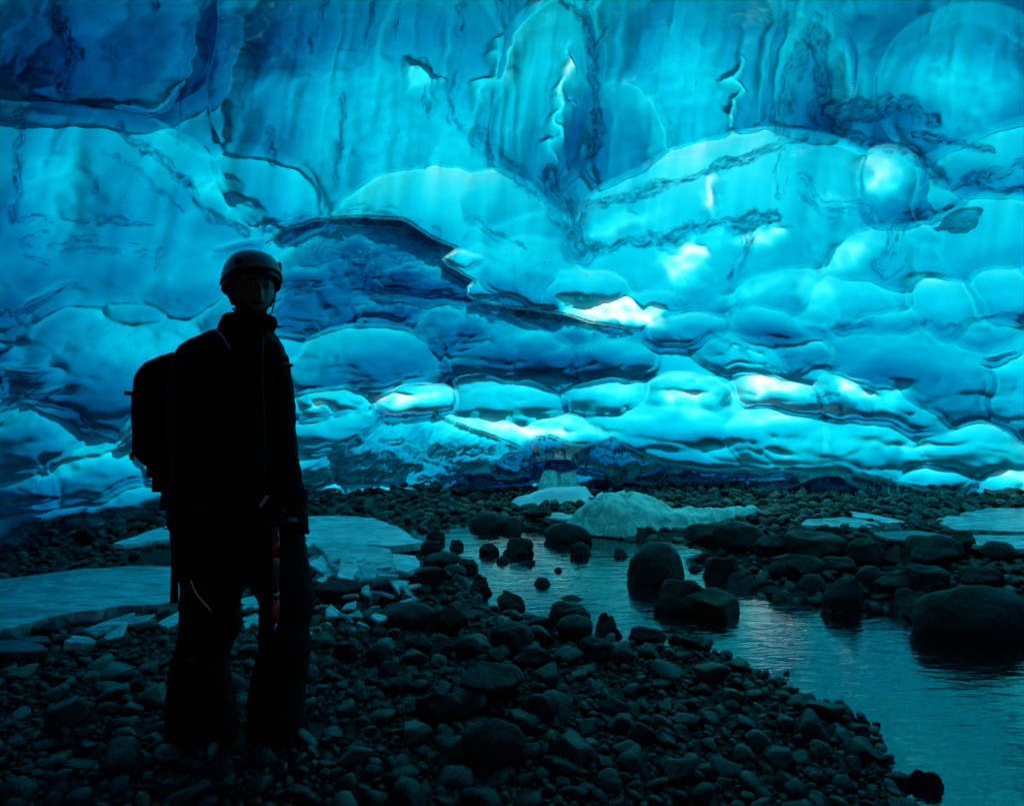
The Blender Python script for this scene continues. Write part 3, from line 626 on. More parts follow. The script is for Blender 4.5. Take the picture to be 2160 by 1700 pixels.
plate("ice_sheet", [(1790,1078),(1830,1082),(1912,1100),(1880,1104),(1800,1088)], .16, .03, M_PALE, "long pale ice splinter on the far right gravel", "ice splinter", seed=15)
plate("ice_sheet", [(1975,1096),(2040,1076),(2170,1072),(2300,1080),(2300,1118),(2150,1120),(2010,1116)], .17, .03, M_SHEET, "broad pale ice sheet at the far right edge, upper of two", "ice sheet", seed=16)
plate("ice_sheet", [(1900,1126),(2020,1128),(2180,1126),(2300,1130),(2300,1160),(2100,1154),(1960,1142)], .15, .04, M_SHEET, "grey ice sheet at the far right edge, lower of two", "ice sheet", seed=17)
plate("ice_sheet", [(1700,1094),(1780,1090),(1850,1100),(1860,1110),(1760,1112),(1690,1106)], .15, .03, M_SHEET, "flat ice plate on the pale gravel right of the green mound", "ice plate", seed=18)
plate("ice_sheet", [(1840,1122),(1930,1118),(2010,1130),(1990,1140),(1880,1136)], .22, .04, M_DIM, "dark ice slab above the pale topped boulder", "ice slab", seed=19)
plate("ice_sheet", [(648,1336),(652,1326),(690,1314),(693,1322),(660,1336)], .05, .03, M_PALE, "bright stick shaped ice shard on the grit by the person's knee", "ice shard", seed=20)
plate("ice_sheet", [(505,1262),(540,1254),(566,1262),(558,1280),(510,1284)], .06, .03, M_PALE, "pale ice piece seen between the person's legs, upper one", "ice piece", seed=21)
plate("ice_sheet", [(506,1302),(540,1292),(562,1300),(556,1318),(515,1326)], .05, .03, M_PALE, "pale ice piece seen between the person's legs, lower one", "ice piece", seed=22)
plate("ice_sheet", [(1130,1086),(1180,1080),(1230,1086),(1190,1094)], .05, .03, M_PALE, "small ice scrap in front of the white snow patch", "ice scrap", seed=23)
# heap of shards right of the person
rnd = random.Random(31); spots = []
while len(spots) < 46:
    px, py = rnd.uniform(645, 880), rnd.uniform(1172, 1325)
    lim = 880 - max(0, (py - 1270)) * 2.2
    if px > lim or (px > 780 and py < 1190): continue
    if all((px - a) ** 2 + ((py - b) * 1.8) ** 2 > 26 ** 2 for a, b in spots): spots.append((px, py))
spots.sort(key=lambda q: q[1])
SHAPES = ("triangular", "four sided", "kite shaped", "splintered")
for k, (px, py) in enumerate(spots):
    big = 1.0 - .55 * (py - 1172) / 153; rr = rnd.uniform(20, 42) * big; n = rnd.choice((3, 4, 4, 5)); a0 = rnd.uniform(0, 6.3); poly = []
    for j in range(n):
        a = a0 + j * 2 * math.pi / n + rnd.uniform(-.35, .35); q = rr * rnd.uniform(.7, 1.35); poly.append((px + q * math.cos(a), py + q * .36 * math.sin(a)))
    s_ = "triangular" if n == 3 else rnd.choice(SHAPES[1:])
    row = "back" if py < 1222 else "middle" if py < 1275 else "front"
    plate("ice_shard", poly, .05 + rnd.uniform(.0, .07), rnd.uniform(.012, .03), rnd.choice((M_PALE, M_PALE, M_SHEET)), f"{s_} blue ice shard in the {row} of the broken heap right of the person", "ice shard", f"{s_} shards in the {row} of the broken ice heap", tilt=(rnd.uniform(-.75, .25), rnd.uniform(-.5, .5)), seed=100 + k)
# green ice mound with a low tail, snow patch, fin, pointed shard: lumps grown from their outline on the ground
def lump(name, poly, height, mat, label, cat, peaks, step=.022, seed=0, z=.02, crag=.02, edge=.12):
    P = np.array([[*floor(x, y, z)][:2] for x, y in poly]); lo, hi = P.min(0) - .05, P.max(0) + .05
    X, Y = np.meshgrid(np.arange(lo[0], hi[0], step), np.arange(lo[1], hi[1], step)); n = len(P)
    d = np.full(X.shape, 1e9); ins = np.zeros(X.shape, bool)
    for k in range(n):
        (x0, y0), (x1, y1) = P[k], P[(k + 1) % n]; dx, dy = x1 - x0, y1 - y0
        t = np.clip(((X - x0) * dx + (Y - y0) * dy) / (dx * dx + dy * dy), 0, 1); d = np.minimum(d, np.hypot(X - x0 - t * dx, Y - y0 - t * dy))
        c_ = ((y0 > Y) != (y1 > Y)) & (X < (x1 - x0) * (Y - y0) / (y1 - y0 + 1e-12) + x0); ins ^= c_
    sd = np.where(ins, d, -d); hgt = np.zeros_like(X)
    for (ax_, ay_, bx_, by_, hh, wd) in peaks:      # ridges between two ground points (photo pixels), height, width
        a, b = floor(ax_, ay_, z), floor(bx_, by_, z); dx, dy = b.x - a.x, b.y - a.y
        t = np.clip(((X - a.x) * dx + (Y - a.y) * dy) / (dx * dx + dy * dy + 1e-9), 0, 1)
        dd = np.hypot(X - a.x - t * dx, Y - a.y - t * dy); hgt = np.maximum(hgt, hh * np.clip(1 - dd / wd, 0, 1) ** .9)
    Z = (hgt + height) * sstep(0, edge, sd) + crag * (1.1 * fbm(X * 5, Y * 5, seed, 5, .6) - 1.6 * np.clip(1 - np.abs(fbm(X * 3.2, Y * 3.2, seed + 5, 2)) * 7, 0, 1)) * sstep(0, edge, sd) - .05 * (sd <= 0)
    Z = Z + float(np.mean(ground_h(P[:, 0], P[:, 1])))
    nr, nc = X.shape; ii = np.arange(nr - 1)[:, None] * nc; jj = np.arange(nc - 1)[None, :]
    F = np.stack([ii + jj, ii + jj + 1, ii + jj + 1 + nc, ii + jj + nc], -1).reshape(-1, 4); keep = (sd > -.03).ravel()
    F = F[keep[F].all(1)]; used = np.unique(F); mp_ = -np.ones(nr * nc, int); mp_[used] = np.arange(len(used))
    o = link(name, np_mesh(name, np.stack([X, Y, Z], -1).reshape(-1, 3)[used], mp_[F]), mat); tag(o, label, cat)
    ICE_POLYS.append([tuple(q) for q in P]); return o
lump("ice_mound", [(1180,1108),(1240,1096),(1330,1084),(1400,1082),(1480,1086),(1590,1090),(1630,1100),(1560,1110),(1480,1116),(1400,1118),(1330,1126),(1280,1122),(1220,1116)], .07, M_GREEN, "humped green blue ice mound with a low tail on the far bank", "ice mound", [(1290,1108,1340,1100,.22,.42), (1400,1104,1560,1100,.06,.3)], seed=3, crag=.02)
lump("snow_patch", [(1068,1066),(1110,1056),(1170,1050),(1230,1046),(1256,1052),(1240,1062),(1190,1066),(1150,1068),(1100,1074)], .05, M_SNOW, "white snow patch lying on the far gravel", "snow patch", [(1160,1060,1240,1054,.10,.35), (1090,1066,1140,1064,.03,.2)], seed=9, crag=.012)
lump("ice_fin", [(1128,1050),(1170,1040),(1226,1040),(1222,1046),(1180,1052),(1140,1056)], .04, M_GREEN, "upright green tinged ice fin behind the white snow patch", "ice fin", [(1150,1048,1215,1043,.26,.34)], seed=13, crag=.05, edge=.06)
lump("snow_chunk", [(1228,1068),(1258,1060),(1282,1056),(1276,1066),(1248,1072)], .03, M_SNOW, "small pointed white chunk right of the snow patch", "snow chunk", [(1272,1061,1276,1060,.10,.14)], seed=15, crag=.02, step=.015, edge=.05)
# ------------------------------------------------------------------ the single cobbles, then the pebbles that nobody could count
def in_poly(x, y, P):
    r = False
    for (x0, y0), (x1, y1) in zip(P, P[1:] + P[:1]):
        if (y0 > y) != (y1 > y) and x < (x1 - x0) * (y - y0) / (y1 - y0 + 1e-12) + x0: r = not r
    return r
N_COBBLES = 226
picked, rest = [], []
for k in order:
    x, y = sx[k], sy[k]
    if any(in_poly(x, y, P) for P in ICE_POLYS[:20] + ICE_POLYS[-4:]): continue
    u, v = CX + FPX * x / y, HORIZON + FPX * CAM_H / y
    seen = 0 < u < 2160 and v < 1690 and not (355 < u < 665 and v > 1280)
    (picked if seen and len(picked) < N_COBBLES and sr[k] > .02 else rest).append(k)
rnd = random.Random(8); seen_at = {}
TINTS = ("dark grey", "tan", "grey", "pale grey", "brown grey", "slate grey", "pale", "charcoal")
for k in picked:
    x, y, r_, z = float(sx[k]), float(sy[k]), float(sr[k]), float(sz[k])
    flat = rnd.uniform(.4, .8); i = rnd.randrange(9); long_ = rnd.uniform(.75, 1.0)
    o = bpy.data.objects.new("cobble", C_MESH[i]); COL.objects.link(o)
    o.scale = (2 * r_, 2 * r_ * long_, 2 * r_ * flat); o.location = (x, y, z - .45 * r_ * flat)
    o.rotation_euler = (rnd.uniform(-.3, .3), rnd.uniform(-.3, .3), rnd.uniform(0, 6.28))
    b = min(LANDMARKS, key=lambda t: (t[1].x - x) ** 2 + (t[1].y - y) ** 2); dx, dy = x - b[1].x, y - b[1].y
    side = ("right of" if dx > 0 else "left of") if abs(dx) > abs(dy) else ("behind" if dy > 0 else "in front of")
    seen_at.setdefault((b[2], side), []).append((math.hypot(dx, dy), o, r_, flat, i))
ORD = ("first", "second", "third", "fourth", "fifth", "sixth", "seventh", "eighth", "ninth", "tenth", "eleventh", "twelfth", "thirteenth", "fourteenth", "fifteenth", "sixteenth", "seventeenth", "eighteenth", "nineteenth", "twentieth")
def short(l):
    l = l.split(",")[0]; w_ = l.split()
    
    while len(" ".join(w_).split()) > 8 or w_[-1] in ("the", "of", "in", "on", "at", "a", "among", "below", "behind", "right", "left", "above", "against", "between", "under", "with", "and", "dark", "ice", "near", "near-edge", "its", "green", "white", "squarish", "rounded", "standing", "alone", "far", "roof", "shaped", "huge", "lumpy", "picture", "upstream", "directly", "humped", "half", "pale", "broad"): w_.pop()
    return " ".join(w_)
for (lab, side), L in seen_at.items():
    L.sort(key=lambda t: t[0]); lm = short(lab)
    for j, (d, o, r_, flat, i) in enumerate(L):
        sh = "flat" if flat < .6 else "angular" if i > 5 else "rounded"
        pos = "nearest" if j == 0 else (ORD[j] if j < 20 else "farthest") + " nearest"
        tag(o, f"{sh} stone {pos} {side} the {lm}", "stone", "loose stones on the gravel banks")
def pebble_field(idx, name):
    """one mesh of many small stones"""
    T = []
    for sub in (2, 1):
        for k in range(6):
            me = rock_mesh("p", 200 + k, sub, 6 + k, .16, hard=.85); co = np.array([v.co[:] for v in me.vertices]); F = np.array([p_.vertices[:] for p_ in me.polygons]); T.append((co, F)); bpy.data.meshes.remove(me)
    rs = np.random.RandomState(4); CO, FA, SH = [], [], []; n = 0
    for k in idx:
        lod = 0 if sr[k] / sy[k] > .0075 else 6
        co, F = T[lod + rs.randint(6)]
        a = rs.uniform(0, 6.28); s = np.array([2.05, 2.05 * rs.uniform(.65, 1), 2 * rs.uniform(.35, .75)]) * sr[k]
        tx, ty = rs.uniform(-.5, .5, 2); q = co * s; q = np.stack([q[:, 0] * math.cos(a) - q[:, 1] * math.sin(a), q[:, 0] * math.sin(a) + q[:, 1] * math.cos(a), q[:, 2]], -1)
        q[:, 2] += tx * q[:, 0] + ty * q[:, 1] - .3 * sr[k]; q += (sx[k], sy[k], sz[k]); CO.append(q); FA.append(F + n); n += len(co); far = min(1, max(0, (sy[k] - 5.6) / 1.2)); SH.append(np.full(len(co), .02 + .95 * ((1 - far) * rs.rand() ** 2.0 + far * (.35 + .65 * rs.rand())), np.float32))     # far bank: pale gravel, with the brighter light there painted into its colour
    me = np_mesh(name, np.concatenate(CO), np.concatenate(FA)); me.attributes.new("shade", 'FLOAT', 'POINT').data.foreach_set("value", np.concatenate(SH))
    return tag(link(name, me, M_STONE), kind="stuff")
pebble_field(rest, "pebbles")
print("stones", len(picked), "pebbles", len(rest))
# ------------------------------------------------------------------ the person, the pack on their back, the ice axe in the hand
PY = 2.54; UP = PY / FPX
def pp(px, py, dy=0.0):
    return at(px, py, PY + dy)
def cloth_mat(name, col, rough=.8, scale=60.0, dist=.004, spec=.25):
    N = NT(name); geo = N.n("NewGeometry")
    n1 = N.n("TexNoise", {"Vector": geo.outputs["Position"], "Scale": 9.0, "Detail": 4.0, "Distortion": 1.0}); n2 = N.n("TexNoise", {"Vector": geo.outputs["Position"], "Scale": scale, "Detail": 3.0})
    b1 = N.n("Bump", {"Strength": .6, "Distance": .02, "Height": n1.outputs[0]}); b = N.n("Bump", {"Strength": .4, "Distance": dist, "Height": n2.outputs[0], "Normal": b1.outputs[0]})
    p = N.n("BsdfPrincipled", {"Base Color": (*col, 1), "Roughness": rough, "Specular IOR Level": spec, "Normal": b.outputs[0]}); N.t.links.new(p.outputs[0], N.out.inputs[0]); return N.m
def plain_mat(name, col, rough=.4, metal=0.0, spec=.5):
    N = NT(name); p = N.n("BsdfPrincipled", {"Base Color": (*col, 1), "Roughness": rough, "Metallic": metal, "Specular IOR Level": spec}); N.t.links.new(p.outputs[0], N.out.inputs[0]); return N.m
M_JACKET = cloth_mat("black_shell_fabric", (.006, .006, .009), .75, 90, .002, .1)
M_TROUS = cloth_mat("black_trouser_fabric", (.005, .005, .006), .85, 120, .002, .1)
M_PACK = cloth_mat("black_pack_fabric", (.005, .005, .006), .8, 150, .002, .1)
M_SKIN = cloth_mat("skin", (.34, .21, .16), .55, 200, .001, .4)
M_HAIR = cloth_mat("dark_beard_hair", (.012, .009, .007), .8, 300, .004)
M_KNIT = cloth_mat("dark_fleece", (.006, .006, .007), .95, 80, .006, .05)
M_GLOVE = cloth_mat("black_glove_fabric", (.006, .006, .007), .7, 120, .002)
M_BOOT = cloth_mat("black_boot_leather", (.008, .008, .008), .35, 60, .003, .5)
M_HELMET = plain_mat("grey_blue_helmet_plastic", (.38, .42, .48), .42)
M_BLACK = plain_mat("black_plastic", (.008, .008, .008), .5)
M_ORANGE = plain_mat("orange_plastic", (.30, .045, .012), .5)
M_WHITE = plain_mat("white_reflective_piping", (.9, .86, .8), .5)
M_CORD = plain_mat("pale_blue_cord", (.55, .8, .85), .6)
M_METAL = plain_mat("brushed_metal", (.55, .57, .6), .3, .9)
M_RED = plain_mat("red_lacquered_metal", (.42, .03, .03), .3)
M_EYE = plain_mat("eye_white", (.3, .3, .29), .15); M_IRIS = plain_mat("dark_iris", (.01, .008, .006), .08)
def ring_loft(bm, rows, n=28, sq=2.4, caps=True):
    """rows: (centre, half width along x, half depth along y); closed tube through level rings"""
    V = []
    for c, a, b in rows:
        r = []
        for k in range(n):
            t = 2 * math.pi * k / n; ct, st = math.cos(t), math.sin(t)
            r.append(bm.verts.new((c.x + a * math.copysign(abs(ct) ** (2 / sq), ct), c.y + b * math.copysign(abs(st) ** (2 / sq), st), c.z)))
        V.append(r)
    for r0, r1 in zip(V, V[1:]):
        for k in range(n): bm.faces.new((r0[k], r0[(k + 1) % n], r1[(k + 1) % n], r1[k]))
    if caps: bm.faces.new(V[0][::-1]); bm.faces.new(V[-1])
def px_loft(bm, rows, dy=0.0, ratio=.62, depth=None):
    """rows of (y, left x, right x[, half depth m, forward shift m]) in photo pixels on the person's plane"""
    out = []
    for r in rows:
        y, xl, xr = r[:3]; a = (xr - xl) / 2 * (PY + dy) / FPX; b = r[3] if len(r) > 3 else a * ratio; s_ = r[4] if len(r) > 4 else 0
        out.append((pp((xl + xr) / 2, y, dy + s_), a, b))
    ring_loft(bm, out)
def tube(bm, pts, n=12, caps=True):
    """pts: (Vector, radius) along a limb"""
    V = []
    for i, (p, r) in enumerate(pts):
        a = pts[max(0, i - 1)][0]; b = pts[min(len(pts) - 1, i + 1)][0]; d = (b - a).normalized()
        u = d.cross(Vector((0, 1, 0.05))).normalized(); v = d.cross(u).normalized()
        V.append([bm.verts.new(p + (u * math.cos(2 * math.pi * k / n) + v * math.sin(2 * math.pi * k / n)) * r) for k in range(n)])
    for r0, r1 in zip(V, V[1:]):
        for k in range(n): bm.faces.new((r0[k], r0[(k + 1) % n], r1[(k + 1) % n], r1[k]))
    if caps: bm.faces.new(V[0][::-1]); bm.faces.new(V[-1])
def box_bm(bm, c, s, rot=None):
    m = Matrix.Translation(c) @ (rot.to_matrix().to_4x4() if rot else Matrix()) @ Matrix.Diagonal((*s, 1)); bmesh.ops.create_cube(bm, size=1, matrix=m)
def done(name, bm, mat, parent=None, voxel=None, smooth_it=0, sub=0, bev=0, wrinkle=0.0):
    bmesh.ops.recalc_face_normals(bm, faces=bm.faces[:]); me = bpy.data.meshes.new(name); bm.to_mesh(me); bm.free(); o = link(name, me, mat)
    if bev: m = o.modifiers.new("b", 'BEVEL'); m.width = bev; m.segments = 3; m.limit_method = 'ANGLE'
    if sub: m = o.modifiers.new("s", 'SUBSURF'); m.levels = m.render_levels = sub
    if voxel: m = o.modifiers.new("r", 'REMESH'); m.mode = 'VOXEL'; m.voxel_size = voxel; m.use_smooth_shade = True
    if smooth_it: m = o.modifiers.new("k", 'SMOOTH'); m.iterations = smooth_it; m.factor = .5
    if o.modifiers:
        dg = bpy.context.evaluated_depsgraph_get(); me2 = bpy.data.meshes.new_from_object(o.evaluated_get(dg)); o.modifiers.clear(); old = o.data; o.data = me2; bpy.data.meshes.remove(old); me2.name = name
    me = o.data
    if wrinkle:
        nn = np.empty(len(me.vertices) * 3, np.float32); me.vertices.foreach_get("normal", nn)
        for v in me.vertices:
            p = v.co; w_ = mnoise.noise(Vector((p.x * 9, p.y * 9, p.z * 22))) + .6 * mnoise.noise(Vector((p.x * 25, p.y * 25, p.z * 40)))
            v.co = p + v.normal * (wrinkle * w_)
    me.polygons.foreach_set("use_smooth", np.full(len(me.polygons), not (bev and not voxel and not sub), bool)); me.update()
    if not o.data.materials: o.data.materials.append(mat)
    if parent is not None: o.parent = parent; o.matrix_parent_inverse = parent.matrix_world.inverted()
    return o
# ---- head (facing to the right of the camera)
HC = pp(532, 612); YAW = R(36)
def head_bm():
    bm = bmesh.new(); bmesh.ops.create_uvsphere(bm, u_segments=96, v_segments=72, radius=1)
    g_ = lambda x, z, cx, cz, sx_, sz_: math.exp(-((x - cx) / sx_) ** 2 - ((z - cz) / sz_) ** 2)
    for v in bm.verts:
        x, y, z = v.co; X, Y, Z = x * .077, y * .098, z * .118                      # face looks along -y
        if z < 0: k = 1 + .34 * z; X *= k; Y *= 1 + .16 * z
        if y < 0:
            f = max(0, -y) ** .6
            Y += .012 * f * max(0, 1 - abs(z) * 1.2)
            Y -= f * (.030 * g_(X, Z, 0, -.022, .0125, .020) + .016 * g_(X, Z, 0, .004, .009, .022))     # nose
            Y -= f * .011 * (g_(X, Z, .028, .030, .022, .008) + g_(X, Z, -.028, .030, .022, .008))        # brows
            Y += f * .013 * (g_(X, Z, .031, .014, .016, .011) + g_(X, Z, -.031, .014, .016, .011))        # eye sockets
            Y -= f * .007 * (g_(X, Z, 0, -.058, .020, .006) + 1.1 * g_(X, Z, 0, -.069, .017, .006))       # lips
            Y += f * .005 * g_(X, Z, 0, -.0635, .022, .002)
            Y -= f * .014 * g_(X, Z, 0, -.100, .022, .016)                                                # chin
            Y -= f * .006 * (g_(X, Z, .045, -.012, .02, .02) + g_(X, Z, -.045, -.012, .02, .02))          # cheekbones
        v.co = (X, Y, Z)
    for s_ in (-1, 1):                                                                                    # ears
        m = Matrix.Translation((s_ * .077, .012, -.005)) @ Matrix.Rotation(s_ * R(-20), 4, 'Z') @ Matrix.Diagonal((.010, .020, .032, 1)); bmesh.ops.create_uvsphere(bm, u_segments=16, v_segments=12, radius=1, matrix=m)
    tube(bm, [(Vector((0, .02, -.07)), .058), (Vector((0, .035, -.15)), .060), (Vector((0, .045, -.22)), .075)], 20)
    return bm
HM = Matrix.Translation(HC) @ Matrix.Rotation(YAW, 4, 'Z') @ Matrix.Rotation(R(3), 4, 'X')
person = bpy.data.objects.new("person", None); COL.objects.link(person); person.location = (pp(510, 1588).x, PY, 0); bpy.context.view_layer.update()
tag(person, "person in black outdoor clothing and helmet standing side-on, head turned to the camera", "person")
bm = head_bm(); bmesh.ops.transform(bm, matrix=HM, verts=bm.verts[:])
px_loft(bm, [(1090, 400, 590, .12), (1000, 400, 585, .11), (900, 400, 590, .12), (800, 395, 590, .12), (740, 400, 580, .10), (700, 440, 570, .08)])
for leg in ([(470, 1080, .085), (455, 1200, .085), (440, 1330, .062), (425, 1450, .055), (430, 1560, .045)], [(545, 1080, .085), (585, 1200, .085), (603, 1330, .062), (590, 1450, .055), (590, 1555, .045)]): tube(bm, [(pp(x, y), r) for x, y, r in leg], 16)
for arm in ([(412, 755, .05), (396, 850, .045), (392, 930, .04), (400, 1000, .036), (420, 1050, .03)], [(580, 755, .05), (594, 850, .045), (600, 930, .04), (612, 1000, .036), (628, 1062, .03)]): tube(bm, [(pp(x, y, -.02), r) for x, y, r in arm], 14)
body = done("body", bm, M_SKIN, person, voxel=.0055, smooth_it=3)
def head_part(name, bm, mat, par, **k):
    bmesh.ops.transform(bm, matrix=HM, verts=bm.verts[:]); return done(name, bm, mat, par, **k)
for s_ in (-1, 1):
    bm = bmesh.new(); bmesh.ops.create_uvsphere(bm, u_segments=20, v_segments=14, radius=.0125, matrix=Matrix.Translation((s_ * .031, -.0795, .013))); e_ = head_part("eye", bm, M_EYE, person)
    bm = bmesh.new(); bmesh.ops.create_uvsphere(bm, u_segments=16, v_segments=10, radius=.0065, matrix=Matrix.Translation((s_ * .031, -.0868, .013))); head_part("iris", bm, M_IRIS, e_)
    bm = bmesh.new(); tube(bm, [(Vector((s_ * .012, -.104, .030)), .003), (Vector((s_ * .03, -.103, .036)), .0045), (Vector((s_ * .047, -.088, .031)), .002)], 8); head_part("eyebrow", bm, M_HAIR, person)
# beard and moustache: a rough shell over jaw, chin and upper lip
bm = head_bm(); kill = []
for v in bm.verts:
    X, Y, Z = v.co
    jaw = Z < -.030 - .05 * max(0, .075 - abs(X)) / .075 and Y < .03 and Z > -.125 and abs(X) < .08
    tash = abs(X) < .030 and -.057 < Z < -.044 and Y < -.07
    mouth = abs(X) < .017 and -.074 < Z < -.057
    if not (jaw and Z < -.060 or jaw and abs(X) > .030 or tash) or mouth or Y > .035: kill.append(v)
bmesh.ops.delete(bm, geom=kill, context='VERTS')
for v in bm.verts: v.co += Vector((v.co.x * .03, -.0035, -.001)) + Vector((0, -.002, 0)) * mnoise.noise(v.co * 180)
head_part("beard", bm, M_HAIR, person)
bm = bmesh.new(); bmesh.ops.create_uvsphere(bm, u_segments=40, v_segments=24, radius=1)
bmesh.ops.delete(bm, geom=[v for v in bm.verts if v.co.z < -.5 or (v.co.y < -.1 and v.co.z < .33)], context='VERTS')
for v in bm.verts: x, y, z = v.co; v.co = (x * .082, y * .103 + .003, z * .121 + .003)
head_part("hair", bm, M_HAIR, person)
# ---- helmet
def helmet_shell(scale, drop, zmax=None):
    bm = bmesh.new(); n, m = 64, 26; V = []
    for j in range(m + 1):
        row = []
        for k in range(n):
            a = 2 * math.pi * k / n; front = math.cos(a)            # a = 0 faces forward (-y)
            side = abs(math.sin(a)); rim = .026 + .030 * front - .020 * (side ** 6) - .030 * max(0, -front) ** 1.5 - drop
            t = j / m * math.pi / 2; top = .105
            X = .104 * scale * math.cos(t) ** .82 * math.sin(a); Y = -.128 * scale * math.cos(t) ** .82 * math.cos(a) + .012; Z = rim + (top * scale + .018 - rim) * math.sin(t)
            if j < 3: X *= 1 + .012 * (3 - j); Y *= 1 + .010 * (3 - j)
            row.append(bm.verts.new((X, Y, Z + .022)))
        V.append(row)
    for r0, r1 in zip(V, V[1:]):
        for k in range(n): bm.faces.new((r0[k], r0[(k + 1) % n], r1[(k + 1) % n], r1[k]))
    bmesh.ops.remove_doubles(bm, verts=bm.verts[:], dist=.0004)
    return bm
helmet = head_part("helmet", helmet_shell(1.0, 0.0), M_HELMET, person); helmet["label"] = "grey blue climbing helmet"
m = helmet.modifiers.new("t", 'SOLIDIFY'); m.thickness = .004
head_part("helmet_liner", helmet_shell(.955, .022), M_BLACK, helmet)
for a in (-42, 62):
    bm = bmesh.new(); an = R(a); c = Vector((.097 * math.sin(an), -.119 * math.cos(an) + .012, .088)); box_bm(bm, c, (.014, .026, .034), Euler((0, 0, an + math.pi / 2))); o = head_part("lamp_clip", bm, M_ORANGE, helmet, bev=.004)
for s_ in (-1, 1):
    bm = bmesh.new(); tube(bm, [(Vector((s_ * .080, -.030, .045)), .003), (Vector((s_ * .077, -.022, -.02)), .003), (Vector((s_ * .062, -.035, -.080)), .003), (Vector((s_ * .02, -.060, -.112)), .003)], 8); head_part("chin_strap", bm, M_ORANGE if s_ > 0 else M_BLACK, helmet)
bm = bmesh.new(); box_bm(bm, Vector((-.074, -.03, -.075)), (.006, .016, .012)); head_part("strap_buckle", bm, M_METAL, helmet, bev=.002)
# ---- neck gaiter: crumpled rolls
bm = bmesh.new()
px_loft(bm, [(660, 478, 560, .05, .035), (665, 473, 574, .066, .02), (669, 472, 582, .076, .008), (672, 474, 580, .08), (680, 468, 583, .088), (690, 464, 580, .085), (700, 458, 572, .09), (722, 450, 572, .09)], dy=.005)
done("neck_gaiter", bm, M_KNIT, person, voxel=.006, smooth_it=2, wrinkle=.004)
# ---- jacket with sleeves
bm = bmesh.new()
px_loft(bm, [(696, 452, 572, .085), (706, 430, 578, .10), (718, 402, 588, .11), (732, 385, 596, .125), (752, 372, 602, .135), (790, 366, 606, .14), (850, 370, 608, .145), (920, 372, 612, .145), (980, 370, 612, .142), (1040, 364, 606, .145), (1085, 360, 604, .148), (1112, 361, 606, .146)])
for arm in ([(408, 752, .062), (392, 800, .064), (386, 870, .060), (386, 930, .055), (396, 990, .052), (410, 1046, .048)], [(574, 752, .056), (584, 790, .054), (590, 850, .054), (593, 905, .053), (597, 950, .056), (604, 1000, .054), (614, 1040, .052), (618, 1060, .047)]):
    tube(bm, [(pp(x, y, -.03), r) for x, y, r in arm], 18)
jacket = done("jacket", bm, M_JACKET, person, voxel=.010, smooth_it=2, wrinkle=.0045)
def strip(name, pts, r, mat, par, n=8, dy=-.16):
    bm = bmesh.new(); tube(bm, [(pp(x, y, q[0] if q else dy), r) for x, y, *q in pts], n); return done(name, bm, mat, par)
strip("front_zip", [(556, 712, -.105), (553, 760, -.145), (556, 860, -.155), (558, 960, -.155), (556, 1060, -.158)], .0025, M_BLACK, jacket)
strip("pocket_zip", [(572, 765, -.142), (578, 810, -.146), (582, 850, -.146)], .002, M_BLACK, jacket)
# zig-zag cord on the collar
strip("collar_cord", [(459, 698, -.09), (463, 703, -.098), (466, 704, -.10), (469, 711, -.105), (472, 712, -.108), (475, 720, -.113), (477, 720, -.115), (479, 728, -.12), (482, 728, -.122), (485, 735, -.128)], .0038, M_CORD, jacket)
fc = bpy.data.curves.new("lettering", 'FONT'); fc.body = "HEAD"; fc.size = .0165; fc.extrude = .0006; fc.offset = .0004; fc.space_character = 1.12
fo = bpy.data.objects.new("logo_lettering", fc); COL.objects.link(fo); fc.materials.append(M_WHITE)
fo.location = pp(551, 1070, -.160); fo.rotation_euler = Euler((R(90), 0, 0)); fo.rotation_mode = 'XYZ'
fo.matrix_world = Matrix.Translation(pp(551, 1070, -.162)) @ Matrix.Rotation(R(90), 4, 'X') @ Matrix.Rotation(R(54), 4, 'Z')
bpy.context.view_layer.update(); mw = fo.matrix_world.copy()
me = bpy.data.meshes.new_from_object(fo.evaluated_get(bpy.context.evaluated_depsgraph_get())); bpy.data.objects.remove(fo); fo = link("logo_lettering", me)
if not me.materials: me.materials.append(M_WHITE)
fo.parent = jacket; fo.matrix_parent_inverse = jacket.matrix_world.inverted(); fo.matrix_world = mw
# ---- trousers
bm = bmesh.new()
px_loft(bm, [(1075, 366, 606, .13), (1120, 362, 638, .13), (1160, 368, 645, .13), (1195, 377, 650, .125), (1215, 385, 652, .12)])
px_loft(bm, [(1190, 378, 520, .115), (1212, 387, 519, .115), (1240, 388, 512, .112), (1270, 386, 504, .108), (1290, 385, 502, .105), (1305, 385, 508, .105), (1322, 384, 508, .103), (1340, 381, 498, .10), (1362, 373, 488, .098), (1385, 366, 481, .098), (1420, 360, 482, .10), (1460, 356, 487, .105), (1500, 355, 495, .11), (1540, 357, 500, .115), (1566, 360, 498, .115)], dy=-.01)
px_loft(bm, [(1190, 520, 650, .112), (1210, 520, 652, .112), (1225, 532, 655, .11), (1242, 543, 659, .108), (1268, 552, 663, .105), (1290, 552, 660, .103), (1310, 550, 655, .10), (1330, 547, 648, .098), (1348, 550, 652, .098), (1366, 545, 657, .098), (1400, 537, 651, .10), (1440, 531, 643, .10), (1480, 527, 640, .105), (1520, 523, 644, .11), (1552, 524, 648, .112)], dy=-.005)
trousers = done("trousers", bm, M_TROUS, person, voxel=.010, smooth_it=2, wrinkle=.004)
strip("leg_piping", [(401, 1213, -.118), (404, 1228, -.122), (409, 1241, -.124), (416, 1254, -.124), (425, 1265, -.122), (435, 1276, -.12), (446, 1289, -.118)], .0026, M_WHITE, trousers)
strip("leg_piping", [(376, 1404, -.06), (392, 1396, -.10), (415, 1382, -.118)], .0013, plain_mat("dull_piping", (.25, .22, .18)), trousers)
